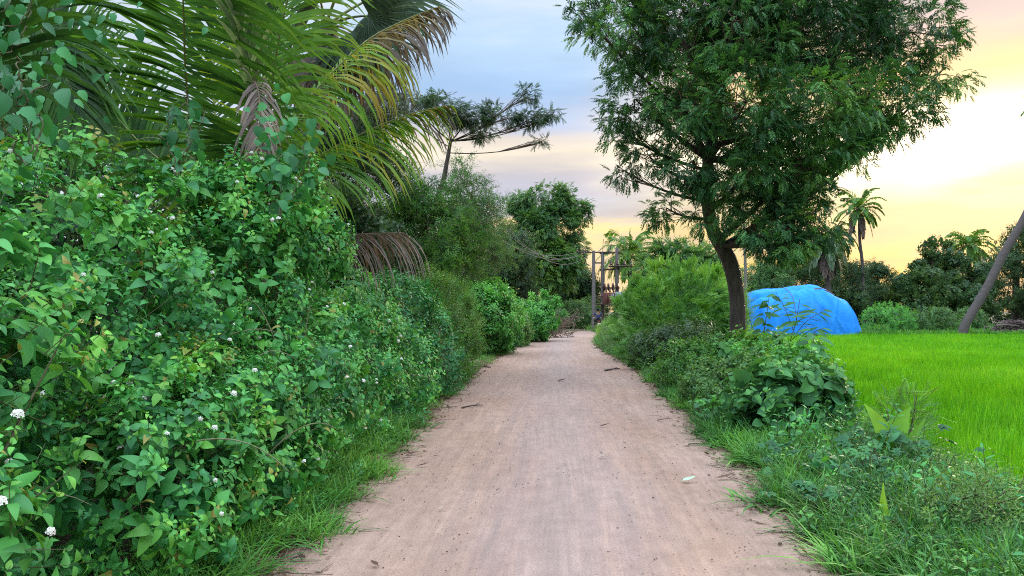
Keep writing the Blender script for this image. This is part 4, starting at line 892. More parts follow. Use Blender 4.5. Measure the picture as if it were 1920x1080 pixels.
# ------------------------------------------------------------------ right verge plants
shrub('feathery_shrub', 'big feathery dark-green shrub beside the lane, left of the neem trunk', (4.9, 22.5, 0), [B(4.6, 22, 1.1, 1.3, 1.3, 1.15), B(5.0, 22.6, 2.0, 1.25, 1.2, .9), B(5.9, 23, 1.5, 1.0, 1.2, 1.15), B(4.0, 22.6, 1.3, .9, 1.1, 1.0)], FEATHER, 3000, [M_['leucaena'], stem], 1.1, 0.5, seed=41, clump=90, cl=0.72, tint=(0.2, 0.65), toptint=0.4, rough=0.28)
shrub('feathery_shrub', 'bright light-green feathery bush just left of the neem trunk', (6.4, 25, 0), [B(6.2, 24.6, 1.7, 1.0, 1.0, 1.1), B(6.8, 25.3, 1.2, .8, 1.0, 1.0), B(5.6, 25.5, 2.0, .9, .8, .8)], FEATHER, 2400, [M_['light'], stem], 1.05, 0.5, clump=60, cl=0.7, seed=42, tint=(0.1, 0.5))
shrub('feathery_shrub', 'pale feathery bushes running to the foot of the power poles', (5.6, 34, 0), [B(6.1, 33, 1.1, 1.1, 1.5, 1.15), B(7.2, 36, 1.4, 1.2, 1.6, 1.4), B(8.0, 34, 1.6, 1.4, 1.5, 1.4)], FEATHER, 2800, [M_['leucaena'], stem], 1.5, 0.4, clump=70, cl=0.7, seed=43, tint=(0.3, 0.8))
shrub('leafy_bush', 'bright green bush between the neem trunk and the blue tarpaulin', (8.2, 25, 0), [B(7.25, 25, 1.2, .62, .9, 1.15), B(6.9, 25.6, 0.9, .6, .9, .9)], FINE, 1700, [M_['light'], stem], 1.2, 0.5, seed=44, tint=(0.15, 0.5))
shrub('undergrowth_shrub', 'low dark-leaved shrub under the feathery shrub at the lane edge', (3.9, 19.5, 0), [B(3.8, 19.2, .45, .75, .9, .5), B(4.5, 19.0, .6, .8, .9, .6), B(4.3, 18.0, .4, .6, .7, .5)], LANTF, 1100, [M_['dark'], stem], 1.0, 0.4, seed=45, tint=(0.1, 0.6))
shrub('undergrowth_shrub', 'low yellowish-green shrub on the verge before the neem trunk', (3.4, 14.2, 0), [B(3.35, 14.2, .42, .6, .8, .5), B(3.95, 14.4, .5, .6, .7, .5), B(3.5, 13.2, .3, .5, .6, .36)], LANTF, 1000, [M_['hedge2'], stem], 0.72, 0.4, seed=46, tint=(0.05, 0.5))
shrub('undergrowth_shrub', 'leafy thicket round the foot of the neem trunk', (4.6, 14, 0), [B(4.2, 13.8, .45, .5, .6, .55), B(4.6, 13.5, .5, .5, .6, .55), B(4.3, 12.6, .35, .5, .6, .42)], BROAD, 300, [M_['bigleaf'], stem], 0.75, 0.5, seed=47, tint=(0.2, 0.7), cull=False)
shrub('broad_leaved_plant', 'sprawling plant with big round bluish leaves on the right verge', (3.35, 9.0, 0), [B(3.1, 8.9, .36, .5, .5, .42), B(3.55, 9.0, .38, .48, .5, .42), B(2.9, 8.5, .28, .28, .4, .28)], BROAD, 150, [M_['bigleaf'], stem], 0.85, 0.5, seed=48, tint=(0.05, 0.35), stems=10, cull=False)
shrub('undergrowth_shrub', 'low leafy shrub at the lane edge between the yellowish shrub and the big-leaved plant', (3.2, 11.4, 0), [B(3.1, 11.5, .3, .42, .55, .38), B(3.6, 11.3, .4, .45, .5, .42), B(2.9, 10.6, .2, .3, .4, .26)], LANTF, 620, [M_['mid'], stem], 0.7, 0.4, seed=91, tint=(0.1, 0.6), clump=30)
shrub('undergrowth_shrub', 'bright leafy shrub behind the big-leaved plant, below the tarpaulin', (4.15, 10.8, 0), [B(4.05, 10.7, .5, .4, .45, .5), B(4.45, 11.2, .5, .4, .4, .5), B(3.8, 11.6, .6, .35, .4, .5)], LANT, 300, [M_['creeper'], stem], 0.75, 0.4, seed=92, tint=(0.05, 0.5), clump=26, cull=False)
shrub('weed_patch', 'pale grassy weeds at the lane edge farther along on the right', (3.6, 27, 0), [B(3.9, 27, .4, .6, 1.6, .5), B(4.3, 30, .5, .7, 2, .6)], FINE, 900, [M_['mid'], stem], 0.9, 0.3, seed=49, tint=(0.3, 0.8))
shrub('weed_patch', 'bright green weed mound hiding the end of the lane', (4.6, 37, 0), [B(4.85, 36.5, .28, .6, 2.0, .42), B(5.5, 40, .4, .8, 2, .55)], FINE, 1100, [M_['light'], stem], 1.1, 0.3, seed=50, tint=(0.3, 0.8))
shrub('weedy_plant', 'fine-leaved pale weed with tiny seed heads in the bottom right corner', (2.75, 4.75, 0), [B(2.7, 4.5, .2, .3, .3, .22), B(3.05, 4.7, .24, .3, .35, .24)], [sprig(260 + s, 9, 0.26, 0.045, w=0.3, small=True, stem=0.0018, lift=0.7) for s in range(3)], 210, [M_['mid'], stem], 0.8, 0.5, seed=51, tint=(0.4, 0.85), cull=False, stems=18)
shrub('weedy_plant', 'tall wispy weed standing against the paddy above the spear leaf', (4.3, 8.2, 0), [B(4.25, 8.1, .34, .28, .4, .32), B(4.5, 8.5, .3, .28, .4, .3)], [pinnate(270 + s, 9, 0.26, 0.035, 0.4, 0.3, 0.5) for s in range(3)], 130, [M_['light'], stem], 0.8, 0.4, seed=52, tint=(0.1, 0.6), cull=False, stems=14)
LOB = []
for s in range(3):
    P = []
    r_ = np.random.default_rng(s)
    for a in (-1.25, -0.65, 0, 0.65, 1.25):
        V, F = leaf_shape(0.42, 3, 0.3, 0.4, 'lance'); P.append((one(V, (math.sin(a), math.cos(a), 0.1), (0, 0, 1), (0, 0.1, 0), 0.10 * (1.15 - 0.25 * abs(a))), F, 0, r_.uniform(-0.1, 0.1)))
    P.append((*stem_shape([np.array([0, -0.12, -0.1]), np.array([0, 0.1, 0])], [0.002, 0.002]), 1, 0.5)); LOB.append(join_shapes(P))
def low_leaves(name, label, c, rad, n, tm, mats, sc, seed, z=(0.15, 0.4), cat='plant', tint=(0.1, 0.5)):
    r = np.random.default_rng(seed); root = thing(name, label, cat, c); g = G(); gs = G()
    P = np.asarray(c) + np.stack([r.normal(size=n) * rad[0] * 0.6, r.normal(size=n) * rad[1] * 0.6, r.uniform(*z, n)], -1)
    d = r.normal(size=(n, 3)); d[:, 2] = 0.1 * d[:, 2] - 0.1; R = frames(d, nrm(np.array([0, -0.25, 1.0]) + r.normal(size=(n, 3)) * 0.3))
    k = r.integers(0, len(tm), n); S = sc * r.uniform(0.7, 1.25, n); ti = r.uniform(*tint, n)
    for q in range(len(tm)): m = k == q; g.inst(tm[q], P[m], R[m], S[m], ti[m])
    part(g, 'foliage', mats, root)
    for p in P[::2]: gs.tube(bez(np.array([p[0] * .5 + c[0] * .5, p[1] * .5 + c[1] * .5, 0.0]), np.array([p[0], p[1], p[2] * .5]), p, 5), 0.003, 4, cap=False)
    part(gs, 'stem', [mats[1]], root); return root
low_leaves('creeping_plant', 'creeping plant with grey-green lobed leaves in the right verge grass', (2.75, 6.2, 0), (0.55, 0.5), 60, LOB, [M_['bigleaf'], stem], 0.95, 61, (0.2, 0.36))
low_leaves('creeping_plant', 'lobed-leaf creeper between the verge grass and the paddy', (3.45, 6.9, 0), (0.4, 0.45), 46, LOB, [M_['bigleaf'], stem], 1.0, 62, (0.25, 0.42))
low_leaves('creeping_plant', 'small patch of lobed leaves close to the right lane edge', (2.15, 5.3, 0), (0.25, 0.4), 26, LOB, [M_['bigleaf'], stem], 0.8, 63, (0.15, 0.28))
HG = [[(*leaf_shape(0.8, 4, 0.2, 0.4, 'heart'), 0, 0.0)]]
low_leaves('creeping_plant', 'round-leaved creeper spreading at the lane edge before the broad-leaved plant', (2.65, 9.6, 0), (0.25, 0.6), 60, HG, [M_['creeper'], stem], 0.11, 64, (0.1, 0.4), tint=(0.1, 0.6))
def single_plant(name, label, base, stems_, mats, cat='plant', seed=0):
    """upright plant: stems_ = list of (curve points, [(t, leaf length, width, droop, kind)])"""
    r = np.random.default_rng(seed); root = thing(name, label, cat, base); gs = G()
    for pts, rad, leaves in stems_:
        C = spline(pts, 24); gs.tube(C, np.linspace(rad, rad * 0.4, 24), 6)
    part(gs, 'stem', [mats[1]], root)
    for pts, rad, leaves in stems_:
        C = spline(pts, 24)
        for (t, a, L, w, dr, kind, ti) in leaves:
            g = G(); p = C[int(t * 23)]; d = np.array([math.cos(a), math.sin(a), 0.45 + 0.3 * t]); pe = p + nrm(d) * L * 0.3
            g.tube([p, pe], [0.0022, 0.0018], 4, mat=1, cap=False)
            V, F = leaf_shape(w, 6, 0.25, dr, kind); Rm = frames((d + np.array([0, 0, r.uniform(-1.15, -0.5)]))[None], nrm(np.array([r.normal() * 0.5, -0.7 + 0.4 * r.normal(), 0.8])))[0]
            g.add((V * L) @ Rm.T + pe, F, 0, np.clip(ti + r.uniform(-0.15, 0.15), 0, 1))
            part(g, 'leaf', mats, root)
    return root
r_ = np.random.default_rng(77)
sb = at(1515, 583, 9.6); sb[2] = 0
single_plant('sapling', 'slim sapling with drooping oval leaves standing against the paddy', sb, [([sb, at(1518, 720, 9.6), at(1522, 660, 9.6), at(1528, 622, 9.6)], 0.010, [(0.3 + 0.66 * i / 21, i * 2.4, r_.uniform(0.16, 0.25), 0.5, 0.5, 'ovate', 0.3) for i in range(22)])], [M_['bigleaf'], stem], seed=1)
s2 = at(1430, 583, 12.2); s2[2] = 0
single_plant('sapling', 'dark seedling in front of the left end of the blue tarpaulin', s2, [([s2, at(1428, 660, 12.2), at(1436, 600, 12.2), at(1442, 556, 12.2)], 0.011, [(0.25 + 0.72 * i / 21, i * 2.4, r_.uniform(0.17, 0.27), 0.52, 0.5, 'ovate', 0.2) for i in range(22)])], [M_['bigleaf'], stem], seed=2)
s3 = at(1472, 583, 11.6); s3[2] = 0
def side(t0, px1, py1, n, L):
    return [(0.35 + 0.62 * i / n, (i % 2) * PI + r_.uniform(-0.4, 0.4), 1.35 * L * r_.uniform(0.8, 1.2), 0.22, 0.3, 'lance', 0.35) for i in range(n)]
single_plant('sapling', 'young plant with sprays of long narrow leaves across the blue tarpaulin', s3, [([s3, at(1478, 660, 11.6), at(1492, 605, 11.6), at(1500, 560, 11.6)], 0.010, side(0, 0, 0, 14, 0.17)), ([at(1484, 640, 11.6), at(1510, 605, 11.5), at(1548, 580, 11.4)], 0.006, side(0, 0, 0, 14, 0.17)), ([at(1482, 650, 11.6), at(1515, 628, 11.5), at(1545, 615, 11.4)], 0.006, side(0, 0, 0, 12, 0.16)), ([at(1488, 620, 11.6), at(1470, 575, 11.5), at(1455, 548, 11.4)], 0.006, side(0, 0, 0, 10, 0.14))], [M_['bigleaf'], stem], seed=3)
def paddle(name, label, base, leaves, mats):
    root = thing(name, label, 'plant', base)
    for (tip, w, mid, ti) in leaves:
        g = G(); base = np.asarray(base, float); C = bez(base, mid, tip, 12); t = np.linspace(0, 1, 12); T = nrm(np.gradient(C, axis=0))
        L = np.linalg.norm(np.diff(C, axis=0), axis=1).sum(); hw = np.where(t < 0.3, 0.02 + 0.1 * t, np.sin(PI * np.clip((t - 0.22) / 0.78, 0, 1) ** 0.8)) * w / 2; hw[-1] = 0.003
        s_ = nrm(np.cross(T, np.array([0.1, -1, 0.3]))); n = np.cross(s_, T)
        V = np.empty((36, 3)); V[0::3] = C - s_ * hw[:, None] + n * 0.35 * hw[:, None]; V[1::3] = C; V[2::3] = C + s_ * hw[:, None] + n * 0.35 * hw[:, None]
        F = []
        for i in range(11): F += [[3 * i, 3 * i + 1, 3 * i + 4, 3 * i + 3], [3 * i + 1, 3 * i + 2, 3 * i + 5, 3 * i + 4]]
        g.add(V, F, 0, ti); part(g, 'leaf', mats, root)
    return root
pbse = at(1665, 583, 6.9); pbse[2] = 0.0
paddle('spear_leaf_plant', 'plant with two wide upright paddle leaves at the paddy edge', pbse, [(at(1620, 757, 6.8), 0.16, at(1668, 815, 6.8), 0.75), (at(1708, 762, 6.9), 0.22, at(1658, 820, 6.9), 0.55), (at(1735, 785, 7.0), 0.1, at(1690, 845, 7.0), 0.5), (at(1690, 850, 6.7), 0.14, at(1672, 865, 6.7), 0.35)], [M_['light'], stem])
pb2 = at(1668, 583, 4.9); pb2[2] = 0.0
paddle('spear_leaf_plant', 'single narrow bright yellow-green leaf standing in the verge grass', pb2, [(at(1656, 905, 4.9), 0.075, at(1650, 1000, 4.9), 0.85), (at(1690, 985, 4.9), 0.03, at(1675, 1020, 4.9), 0.6)], [M_['light'], stem])

# ------------------------------------------------------------------ the neem tree
YN = 15.0
tree('neem_tree', 'large neem tree leaning over the right verge, its crown filling the upper right', [(4.55, 15, 0, .21), (4.53, 15, .9, .165), (*at(1382, 560, YN), .15), (*at(1368, 490, YN), .155), (*at(1335, 425, YN), .13), (*at(1325, 330, YN), .11), (*at(1345, 200, YN), .10), (*at(1375, 60, YN), .09), (*at(1400, -120, YN), .05)],
     [C(1180, 40, 14.6, 95), C(1090, 20, 14.4, 40), C(1270, 60, 14.2, 105), C(1380, 40, 13.6, 110), C(1500, 50, 14.2, 110), C(1610, 60, 14.6, 105), C(1710, 60, 15, 85), C(1760, 140, 15.2, 60),
      C(1190, 185, 14.8, 72), C(1150, 235, 14.9, 38), C(1280, 190, 14.0, 95), C(1400, 190, 13.4, 105), C(1520, 190, 13.6, 100), C(1620, 190, 14.4, 90), C(1700, 200, 15, 58),
      C(1215, 290, 14.9, 52), C(1170, 320, 15, 30), C(1300, 300, 14.2, 78), C(1400, 310, 13.8, 90), C(1500, 300, 14, 88), C(1580, 265, 14.6, 62), C(1645, 240, 15, 42),
      C(1250, 390, 15, 40), C(1330, 390, 14.2, 52), C(1430, 410, 13.8, 72), C(1510, 400, 14, 75), C(1525, 370, 14.6, 38), C(1460, 462, 14, 38), C(1490, 450, 14.2, 34), C(1480, 440, 13.8, 62), C(1505, 420, 14.2, 40), C(1440, 440, 13.7, 46),
      C(1250, -90, 15, 130), C(1420, -110, 14.6, 150), C(1600, -80, 15, 130), C(1350, -250, 15, 140), C(1520, -240, 15, 130), C(1130, -60, 15, 70), C(1400, 100, 16.6, 130), C(1560, 130, 16.6, 120), C(1280, 120, 16.4, 110), C(1460, 270, 16.2, 110), C(1340, 250, 16.2, 80)],
     NEEM, 27000, [M_['neem'], twig], bark, 0.72, sub=20, sig=0.15, seed=21, cv=0.28, tint=(0.1, 0.6), droop=0.3, twigs=16, limb=0.32, lo=0.42)
# ------------------------------------------------------------------ across the field
def palm_far(name, label, pts, rad, nfr, L, seed, droop=1.0, mats=None, up_bias=0.3, leafL=0.55, skirt=0):
    r = np.random.default_rng(seed); pts = np.asarray(pts, float); root = thing(name, label, 'palm', pts[0])
    C = spline(pts, 24); g = G(); g.tube(C, np.linspace(rad * 1.25, rad * 0.85, 24) + rad * 0.05 * (np.arange(24) % 2), 10); part(g, 'trunk', [palm_bark], root)
    g = G(); top = C[-1]
    for k in range(nfr + skirt):
        dead = k >= nfr
        a = k * 2.4 + r.uniform(-0.3, 0.3); e = (up_bias + 0.85 - 1.65 * (k + 0.5) / nfr) if not dead else -0.9
        d = nrm(np.array([math.cos(a), math.sin(a), math.tan(np.clip(e, -1.2, 1.35))])); l = L * r.uniform(0.8, 1.1)
        p = [top]; q = d.copy()
        for j in range(4):
            q = nrm(q + np.array([0, 0, -1]) * 0.22 * (j + 0.5) * droop); p.append(p[-1] + q * l / 4)
        frond(p, (0, 0, 1) if abs(d[2]) < 0.9 else (1, 0, 0.2), leafL, 22, 0.4, 1.3, 0.12, tintf=(lambda t, r2: r2.uniform(0.0, 0.4)), rr=0.03, seed=seed * 50 + k, seg=3, one_g=g, mats=(2, 1) if dead else (0, 1))
    part(g, 'crown', mats or [M_['palm'], M_['dryrib'], M_['drypalm']], root)
    return root
def gp(px, Y, z=0.0): return np.array([at(px, 583, Y)[0], Y, z])
palm_far('coconut_palm', 'tall slim coconut palm against the bright sky right of the neem tree', [gp(1620, 58), at(1617, 500, 58), at(1612, 450, 58), at(1611, 392, 58)], 0.11, 24, 2.3, 1, 0.85, up_bias=0.45, skirt=5)
palm_far('coconut_palm', 'coconut palm crown against the sunset, right of the tall slim one', [gp(1822, 66), at(1820, 540, 66), at(1816, 462, 66)], 0.18, 30, 2.6, 2, 0.9, up_bias=0.4, leafL=0.7)
palm_far('coconut_palm', 'feathery coconut palm rising behind the power poles', [gp(1185, 64), at(1183, 560, 64), at(1180, 482, 64)], 0.2, 34, 3.6, 3, 0.95, up_bias=0.5, mats=[M_['palm'], M_['rib'], M_['drypalm']], leafL=0.95)
palm_far('date_palm', 'grey drooping palm showing under the neem crown', [gp(1555, 56), at(1553, 540, 56), at(1550, 465, 56)], 0.2, 20, 2.2, 4, 1.9, mats=[M_['palmgrey'], M_['dryrib'], M_['drypalm']], leafL=0.7, skirt=6)
palm_far('date_palm', 'shaggy palm half hidden by the neem crown, left of the grey one', [gp(1578, 60), at(1570, 500, 60), at(1566, 440, 60)], 0.13, 22, 2.3, 5, 1.4, leafL=0.6, skirt=6)
palm_far('leaning_palm', 'dark palm trunk leaning right out of the frame at the far field edge', [gp(1803, 43.8), at(1812, 605, 43.8), at(1850, 540, 43.8), at(1885, 470, 43.8), at(1925, 400, 43.8), at(1965, 300, 43.8), at(2000, 190, 43.8)], 0.22, 22, 3.0, 6, 1.0, skirt=5)

DM = [M_['dark'], twig]; MM = [M_['mid'], twig]
far_g = 'trees closing off the far side of the paddy'
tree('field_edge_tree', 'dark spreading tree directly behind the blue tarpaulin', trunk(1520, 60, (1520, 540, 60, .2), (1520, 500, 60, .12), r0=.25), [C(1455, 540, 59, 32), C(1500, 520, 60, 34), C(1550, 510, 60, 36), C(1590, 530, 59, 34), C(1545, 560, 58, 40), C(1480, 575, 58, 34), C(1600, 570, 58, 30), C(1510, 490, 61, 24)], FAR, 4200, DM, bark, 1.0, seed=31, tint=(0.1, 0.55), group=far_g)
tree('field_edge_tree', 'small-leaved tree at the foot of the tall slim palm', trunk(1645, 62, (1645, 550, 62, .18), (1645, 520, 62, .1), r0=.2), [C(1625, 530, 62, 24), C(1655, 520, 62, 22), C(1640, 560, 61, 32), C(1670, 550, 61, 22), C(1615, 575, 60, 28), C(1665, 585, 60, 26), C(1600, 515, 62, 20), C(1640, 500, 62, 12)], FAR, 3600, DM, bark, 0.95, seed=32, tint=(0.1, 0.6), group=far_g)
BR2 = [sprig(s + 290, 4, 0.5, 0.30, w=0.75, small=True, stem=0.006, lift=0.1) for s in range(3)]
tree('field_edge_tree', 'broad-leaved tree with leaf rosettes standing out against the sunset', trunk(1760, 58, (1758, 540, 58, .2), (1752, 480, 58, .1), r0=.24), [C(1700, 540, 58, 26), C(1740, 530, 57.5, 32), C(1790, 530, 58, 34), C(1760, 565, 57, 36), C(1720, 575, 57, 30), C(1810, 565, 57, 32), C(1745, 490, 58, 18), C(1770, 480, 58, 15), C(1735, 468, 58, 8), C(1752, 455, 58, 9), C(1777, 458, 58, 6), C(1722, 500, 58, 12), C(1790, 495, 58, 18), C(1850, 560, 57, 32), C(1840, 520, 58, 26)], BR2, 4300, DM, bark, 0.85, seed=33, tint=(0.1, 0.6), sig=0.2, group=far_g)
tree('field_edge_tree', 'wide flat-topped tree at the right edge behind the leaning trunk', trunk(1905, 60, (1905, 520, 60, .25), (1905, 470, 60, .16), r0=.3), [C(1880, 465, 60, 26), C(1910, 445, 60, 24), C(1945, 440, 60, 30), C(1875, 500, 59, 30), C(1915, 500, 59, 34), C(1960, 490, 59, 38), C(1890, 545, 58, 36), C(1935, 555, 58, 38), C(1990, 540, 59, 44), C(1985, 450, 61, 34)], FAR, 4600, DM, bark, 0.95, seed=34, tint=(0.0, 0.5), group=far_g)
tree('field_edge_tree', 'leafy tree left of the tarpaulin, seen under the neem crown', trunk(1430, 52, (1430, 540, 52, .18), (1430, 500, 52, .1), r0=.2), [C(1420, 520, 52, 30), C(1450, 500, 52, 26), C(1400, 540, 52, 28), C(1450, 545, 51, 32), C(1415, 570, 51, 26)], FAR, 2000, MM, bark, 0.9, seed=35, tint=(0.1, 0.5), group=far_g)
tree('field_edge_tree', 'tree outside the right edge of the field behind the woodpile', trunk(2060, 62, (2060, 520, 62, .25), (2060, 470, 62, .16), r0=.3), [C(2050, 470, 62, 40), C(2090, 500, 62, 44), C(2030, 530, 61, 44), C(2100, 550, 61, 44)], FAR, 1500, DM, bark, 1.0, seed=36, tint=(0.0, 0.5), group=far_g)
tree('roadside_tree', 'light green tree rising behind the feathery shrubs, right of the poles', trunk(1240, 50, (1240, 540, 50, .2), (1240, 500, 50, .1), r0=.22), [C(1235, 500, 50, 34), C(1280, 490, 50, 34), C(1320, 495, 50, 32), C(1260, 535, 49, 38), C(1310, 535, 49, 34), C(1210, 525, 49, 26), C(1350, 510, 50, 26)], [pinnate(s + 300, 6, 0.6, 0.18, 0.36) for s in range(3)], 3200, MM, bark, 1.0, seed=37, tint=(0.3, 0.8))
tree('slim_tree', 'thin pale trunk right behind the neem tree trunk', trunk(1398, 30, (1398, 520, 30, .06), (1395, 440, 30, .05), (1393, 380, 30, .04), r0=.07), [C(1395, 360, 30, 40), C(1420, 330, 30, 36)], FINE, 500, DM, pale_bark, 1.4, seed=38)

bg_ = 'low bushes on the bund at the far field edge'
for k, (px, Y, rx, top, lab) in enumerate(((1668, 45.5, 46, 575, 'low bush right of the blue tarpaulin, leaves spilling into the rice'), (1755, 46.5, 40, 580, 'rounded bush on the bund, between the low bush and the leaning trunk'), (1822, 48.5, 28, 582, 'small bush just behind the leaning trunk, right of the rounded one'), (1705, 47.0, 30, 590, 'pale small bush in the gap between two larger bund bushes'))):
    b = gp(px, Y); R_ = rx / FPX * Y; h = at(px, top, Y)[2]
    shrub('bund_bush', lab, b, [B(b[0] - R_ * .35, Y, h * .48, R_ * .7, R_ * .7, h * .55), B(b[0] + R_ * .4, Y + .2, h * .42, R_ * .65, R_ * .7, h * .5), B(b[0], Y - .2, h * .6, R_ * .6, R_ * .6, h * .42)], FAR, 900, [M_['mid'] if k else M_['creeper'], stem], 0.62, 0.4, seed=60 + k, tint=(0.2, 0.6), group=bg_)
tufts('field_margin_grass', 'light grass on the bund behind the rice', [(4200, 6, 36, 43, 47.5, lambda X, Y: inview(X, Y), 1.4), (2600, 6, 44, 47, 58, lambda X, Y: inview(X, Y), 2.0)], [tuft(310 + s, 12, 0.26, 0.016, 0.7, 2, 0.16, 0.6) for s in range(4)], [M_['light']], 0.2, 'grass', (0.1, 0.5), 9)

# tarpaulin over a haystack
def tarp():
    Y0 = 45.6; D = 2.5
    xs = [x_ - 8 for x_ in (1396, 1402, 1412, 1440, 1478, 1500, 1528, 1546, 1556, 1576, 1592, 1602, 1608, 1612)]
    tops = [600, 563, 548, 543, 541, 537, 536, 543, 553, 561, 580, 604, 620, 631]
    wx = [(x - CX) / FPX * Y0 for x in xs]; wz = [EYE - (y - HY) / FPX * Y0 for y in tops]
    nu, nv = 170, 120; U = np.linspace(wx[0], wx[-1], nu); H = np.interp(U, wx, wz)
    k = np.exp(-np.linspace(-2, 2, 9) ** 2); k /= k.sum(); H = np.convolve(np.pad(H, 4, mode='edge'), k, mode='valid')
    ux = (U - U[0]) / (U[-1] - U[0]); Dp = D * (0.25 + 0.75 * np.clip(np.minimum(ux / 0.10, (1 - ux) / 0.22), 0, 1) ** 0.55)
    rc = np.random.default_rng(31); CR = []
    for _ in range(46):
        a0 = np.array([rc.uniform(U[0], U[-1]), rc.uniform(0.0, 1.5)]); an = rc.normal() * 0.5 + (PI / 2 if rc.uniform() < 0.6 else rc.uniform(0, PI)); ll = rc.uniform(0.5, 1.5)
        CR.append((a0, np.array([math.cos(an) * ll * 1.3, math.sin(an) * ll * 0.55]), rc.uniform(0.025, 0.075), rc.uniform(0.04, 0.09)))
    def crease(u_, p_):
        s_ = 0.0
        for a0, dv, am, wd in CR:
            q = np.array([u_ - a0[0], (p_ - a0[1]) * 1.6]); d_ = np.array([dv[0], dv[1] * 1.6]); L2 = d_ @ d_
            t_ = min(1, max(0, (q @ d_) / L2)); e = q - d_ * t_; s_ += am * math.exp(-(e @ e) / (wd * wd)) * math.sin(PI * min(1, max(0.05, t_))) ** 0.5
        return min(s_, 0.12)
    ph = np.linspace(0.0, PI, nv); V = np.zeros((nu, nv, 3)); zb = -0.05
    for i in range(nu):
        c = np.cos(ph); s_ = np.sin(ph)
        y = Y0 - Dp[i] * np.sign(c) * np.abs(c) ** 0.75; z = zb + (H[i] - zb) * s_ ** 0.62
        for j in range(nv):
            p = (U[i] * 0.9, ph[j] * 1.1, 0.3)
            w = 0.09 * mnoise.noise((U[i] * 0.7, ph[j] * 1.2, 2.2)) + 0.045 * (1 - abs(mnoise.noise((U[i] * 1.3 + ph[j] * 0.9, ph[j] * 1.1 - U[i] * 0.3, 7.7))) * 2.2)
            w += 0.035 * (1 - abs(mnoise.noise((U[i] * 2.6 - ph[j] * 0.5, ph[j] * 0.9, 4.4))) * 2.5) + 0.03 * mnoise.noise((U[i] * 4, ph[j] * 2.0, 1.0))
            w += crease(U[i], ph[j])
            w += 0.05 * math.sin(U[i] * 5.5 + 1.5 * math.sin(ph[j])) * math.exp(-(ph[j] / 0.55) ** 2)
            # a fold sags below the crest
            w -= 0.16 * math.exp(-((ph[j] - 1.02 - 0.12 * math.sin(U[i] * 0.8)) / 0.10) ** 2) * (1 - 0.5 * ux[i])
            V[i, j] = (U[i], y[j] - math.cos(ph[j]) * w * 1.0, max(z[j] + math.sin(ph[j]) * w, -0.1) if 0 < j < nv - 1 else -0.1)
    g = G(); q = np.arange(nu - 1)[:, None] * nv + np.arange(nv - 1)[None, :]
    g.add(V.reshape(-1, 3), np.stack([q, q + nv, q + nv + 1, q + 1], -1).reshape(-1, 4))
    for e in (0, nu - 1):
        P = V[e]; cen = P.mean(0); cen[2] = 0.3; Vv = np.vstack([P, cen[None]]); g.add(Vv, [[j, j + 1, nv] for j in range(nv - 1)])
    m, nt, out = newmat('blue_tarpaulin'); L = nt.links.new
    tc = N(nt, 'ShaderNodeTexCoord'); nz = N(nt, 'ShaderNodeTexNoise', i_Scale=1.6, i_Detail=6.0, i_Roughness=0.6); L(tc.outputs['Object'], nz.inputs['Vector'])
    rp = ramp(nt, [(0.3, (0.018, 0.245, 0.84)), (0.7, (0.036, 0.335, 0.95))]); L(nz.outputs[0], rp.inputs[0])
    nz2 = N(nt, 'ShaderNodeTexNoise', i_Scale=4.0, i_Detail=6.0); L(tc.outputs['Object'], nz2.inputs['Vector'])
    p = N(nt, 'ShaderNodeBsdfPrincipled', i_Roughness=0.68); p.inputs['Specular IOR Level'].default_value = 0.12
    nd = N(nt, 'ShaderNodeTexNoise', i_Scale=0.9, i_Detail=8.0, i_Roughness=0.7); L(tc.outputs['Object'], nd.inputs['Vector'])
    md = N(nt, 'ShaderNodeMapRange', i_1=0.54, i_2=0.68, i_3=0.0, i_4=0.5); L(nd.outputs[0], md.inputs[0])
    mxd = N(nt, 'ShaderNodeMix', data_type='RGBA'); L(md.outputs[0], mxd.inputs[0]); L(rp.outputs[0], mxd.inputs[6]); mxd.inputs[7].default_value = (0.10, 0.27, 0.60, 1); L(mxd.outputs[2], p.inputs['Base Color'])
    b = N(nt, 'ShaderNodeBump'); b.inputs['Strength'].default_value = 0.5; b.inputs['Distance'].default_value = 0.08; L(nz2.outputs[0], b.inputs['Height']); L(b.outputs[0], p.inputs['Normal'])
    t = N(nt, 'ShaderNodeBsdfTranslucent'); t.inputs[0].default_value = (0.04, 0.24, 0.85, 1); mx = N(nt, 'ShaderNodeMixShader'); mx.inputs[0].default_value = 0.12
    L(p.outputs[0], mx.inputs[1]); L(t.outputs[0], mx.inputs[2]); L(mx.outputs[0], out.inputs[0])
    root = thing('tarpaulin_mound', 'haystack wrapped in a creased bright blue tarpaulin at the far field edge', 'tarpaulin', (float((wx[0] + wx[-1]) / 2), Y0, 0))
    part(g, 'tarpaulin', [m], root)
    g = G(); ropeP = V[58:60].mean(0)[6:100]
    g.tube(ropeP + np.array([0, -0.03, 0.03]), 0.014, 5); part(g, 'rope', [twig], root)
    rr = np.random.default_rng(4); zz = []
    for k2, (pxa, pxb, yy) in enumerate(((1508, 1524, 549), (1526, 1545, 551))):
        ui = int(np.interp((pxa - CX) / FPX * Y0, U, np.arange(nu))); vj = int(np.interp(1.02, ph, np.arange(nv))); a = V[ui, vj] + [0, -0.02, 0.06]
        uj = min(nu - 1, int(np.interp((pxb - CX) / FPX * Y0, U, np.arange(nu)))); b_ = V[uj, vj] + [0, -0.05, 0.08]
        gg = G(); gg.tube(bez(a, (a + b_) / 2 + [0, 0, 0.05], b_, 6), [0.03, 0.04, 0.035, 0.03, 0.025, 0.015], 6)
        o = gg.build('stick', [twig], origin=a); tag(o, ('short brown stick lying on the crest of the blue tarpaulin', 'longer brown branch lying across the middle of the tarpaulin top', 'brown branch lying on the tarpaulin nearest its right shoulder')[k2], 'stick')
tarp()

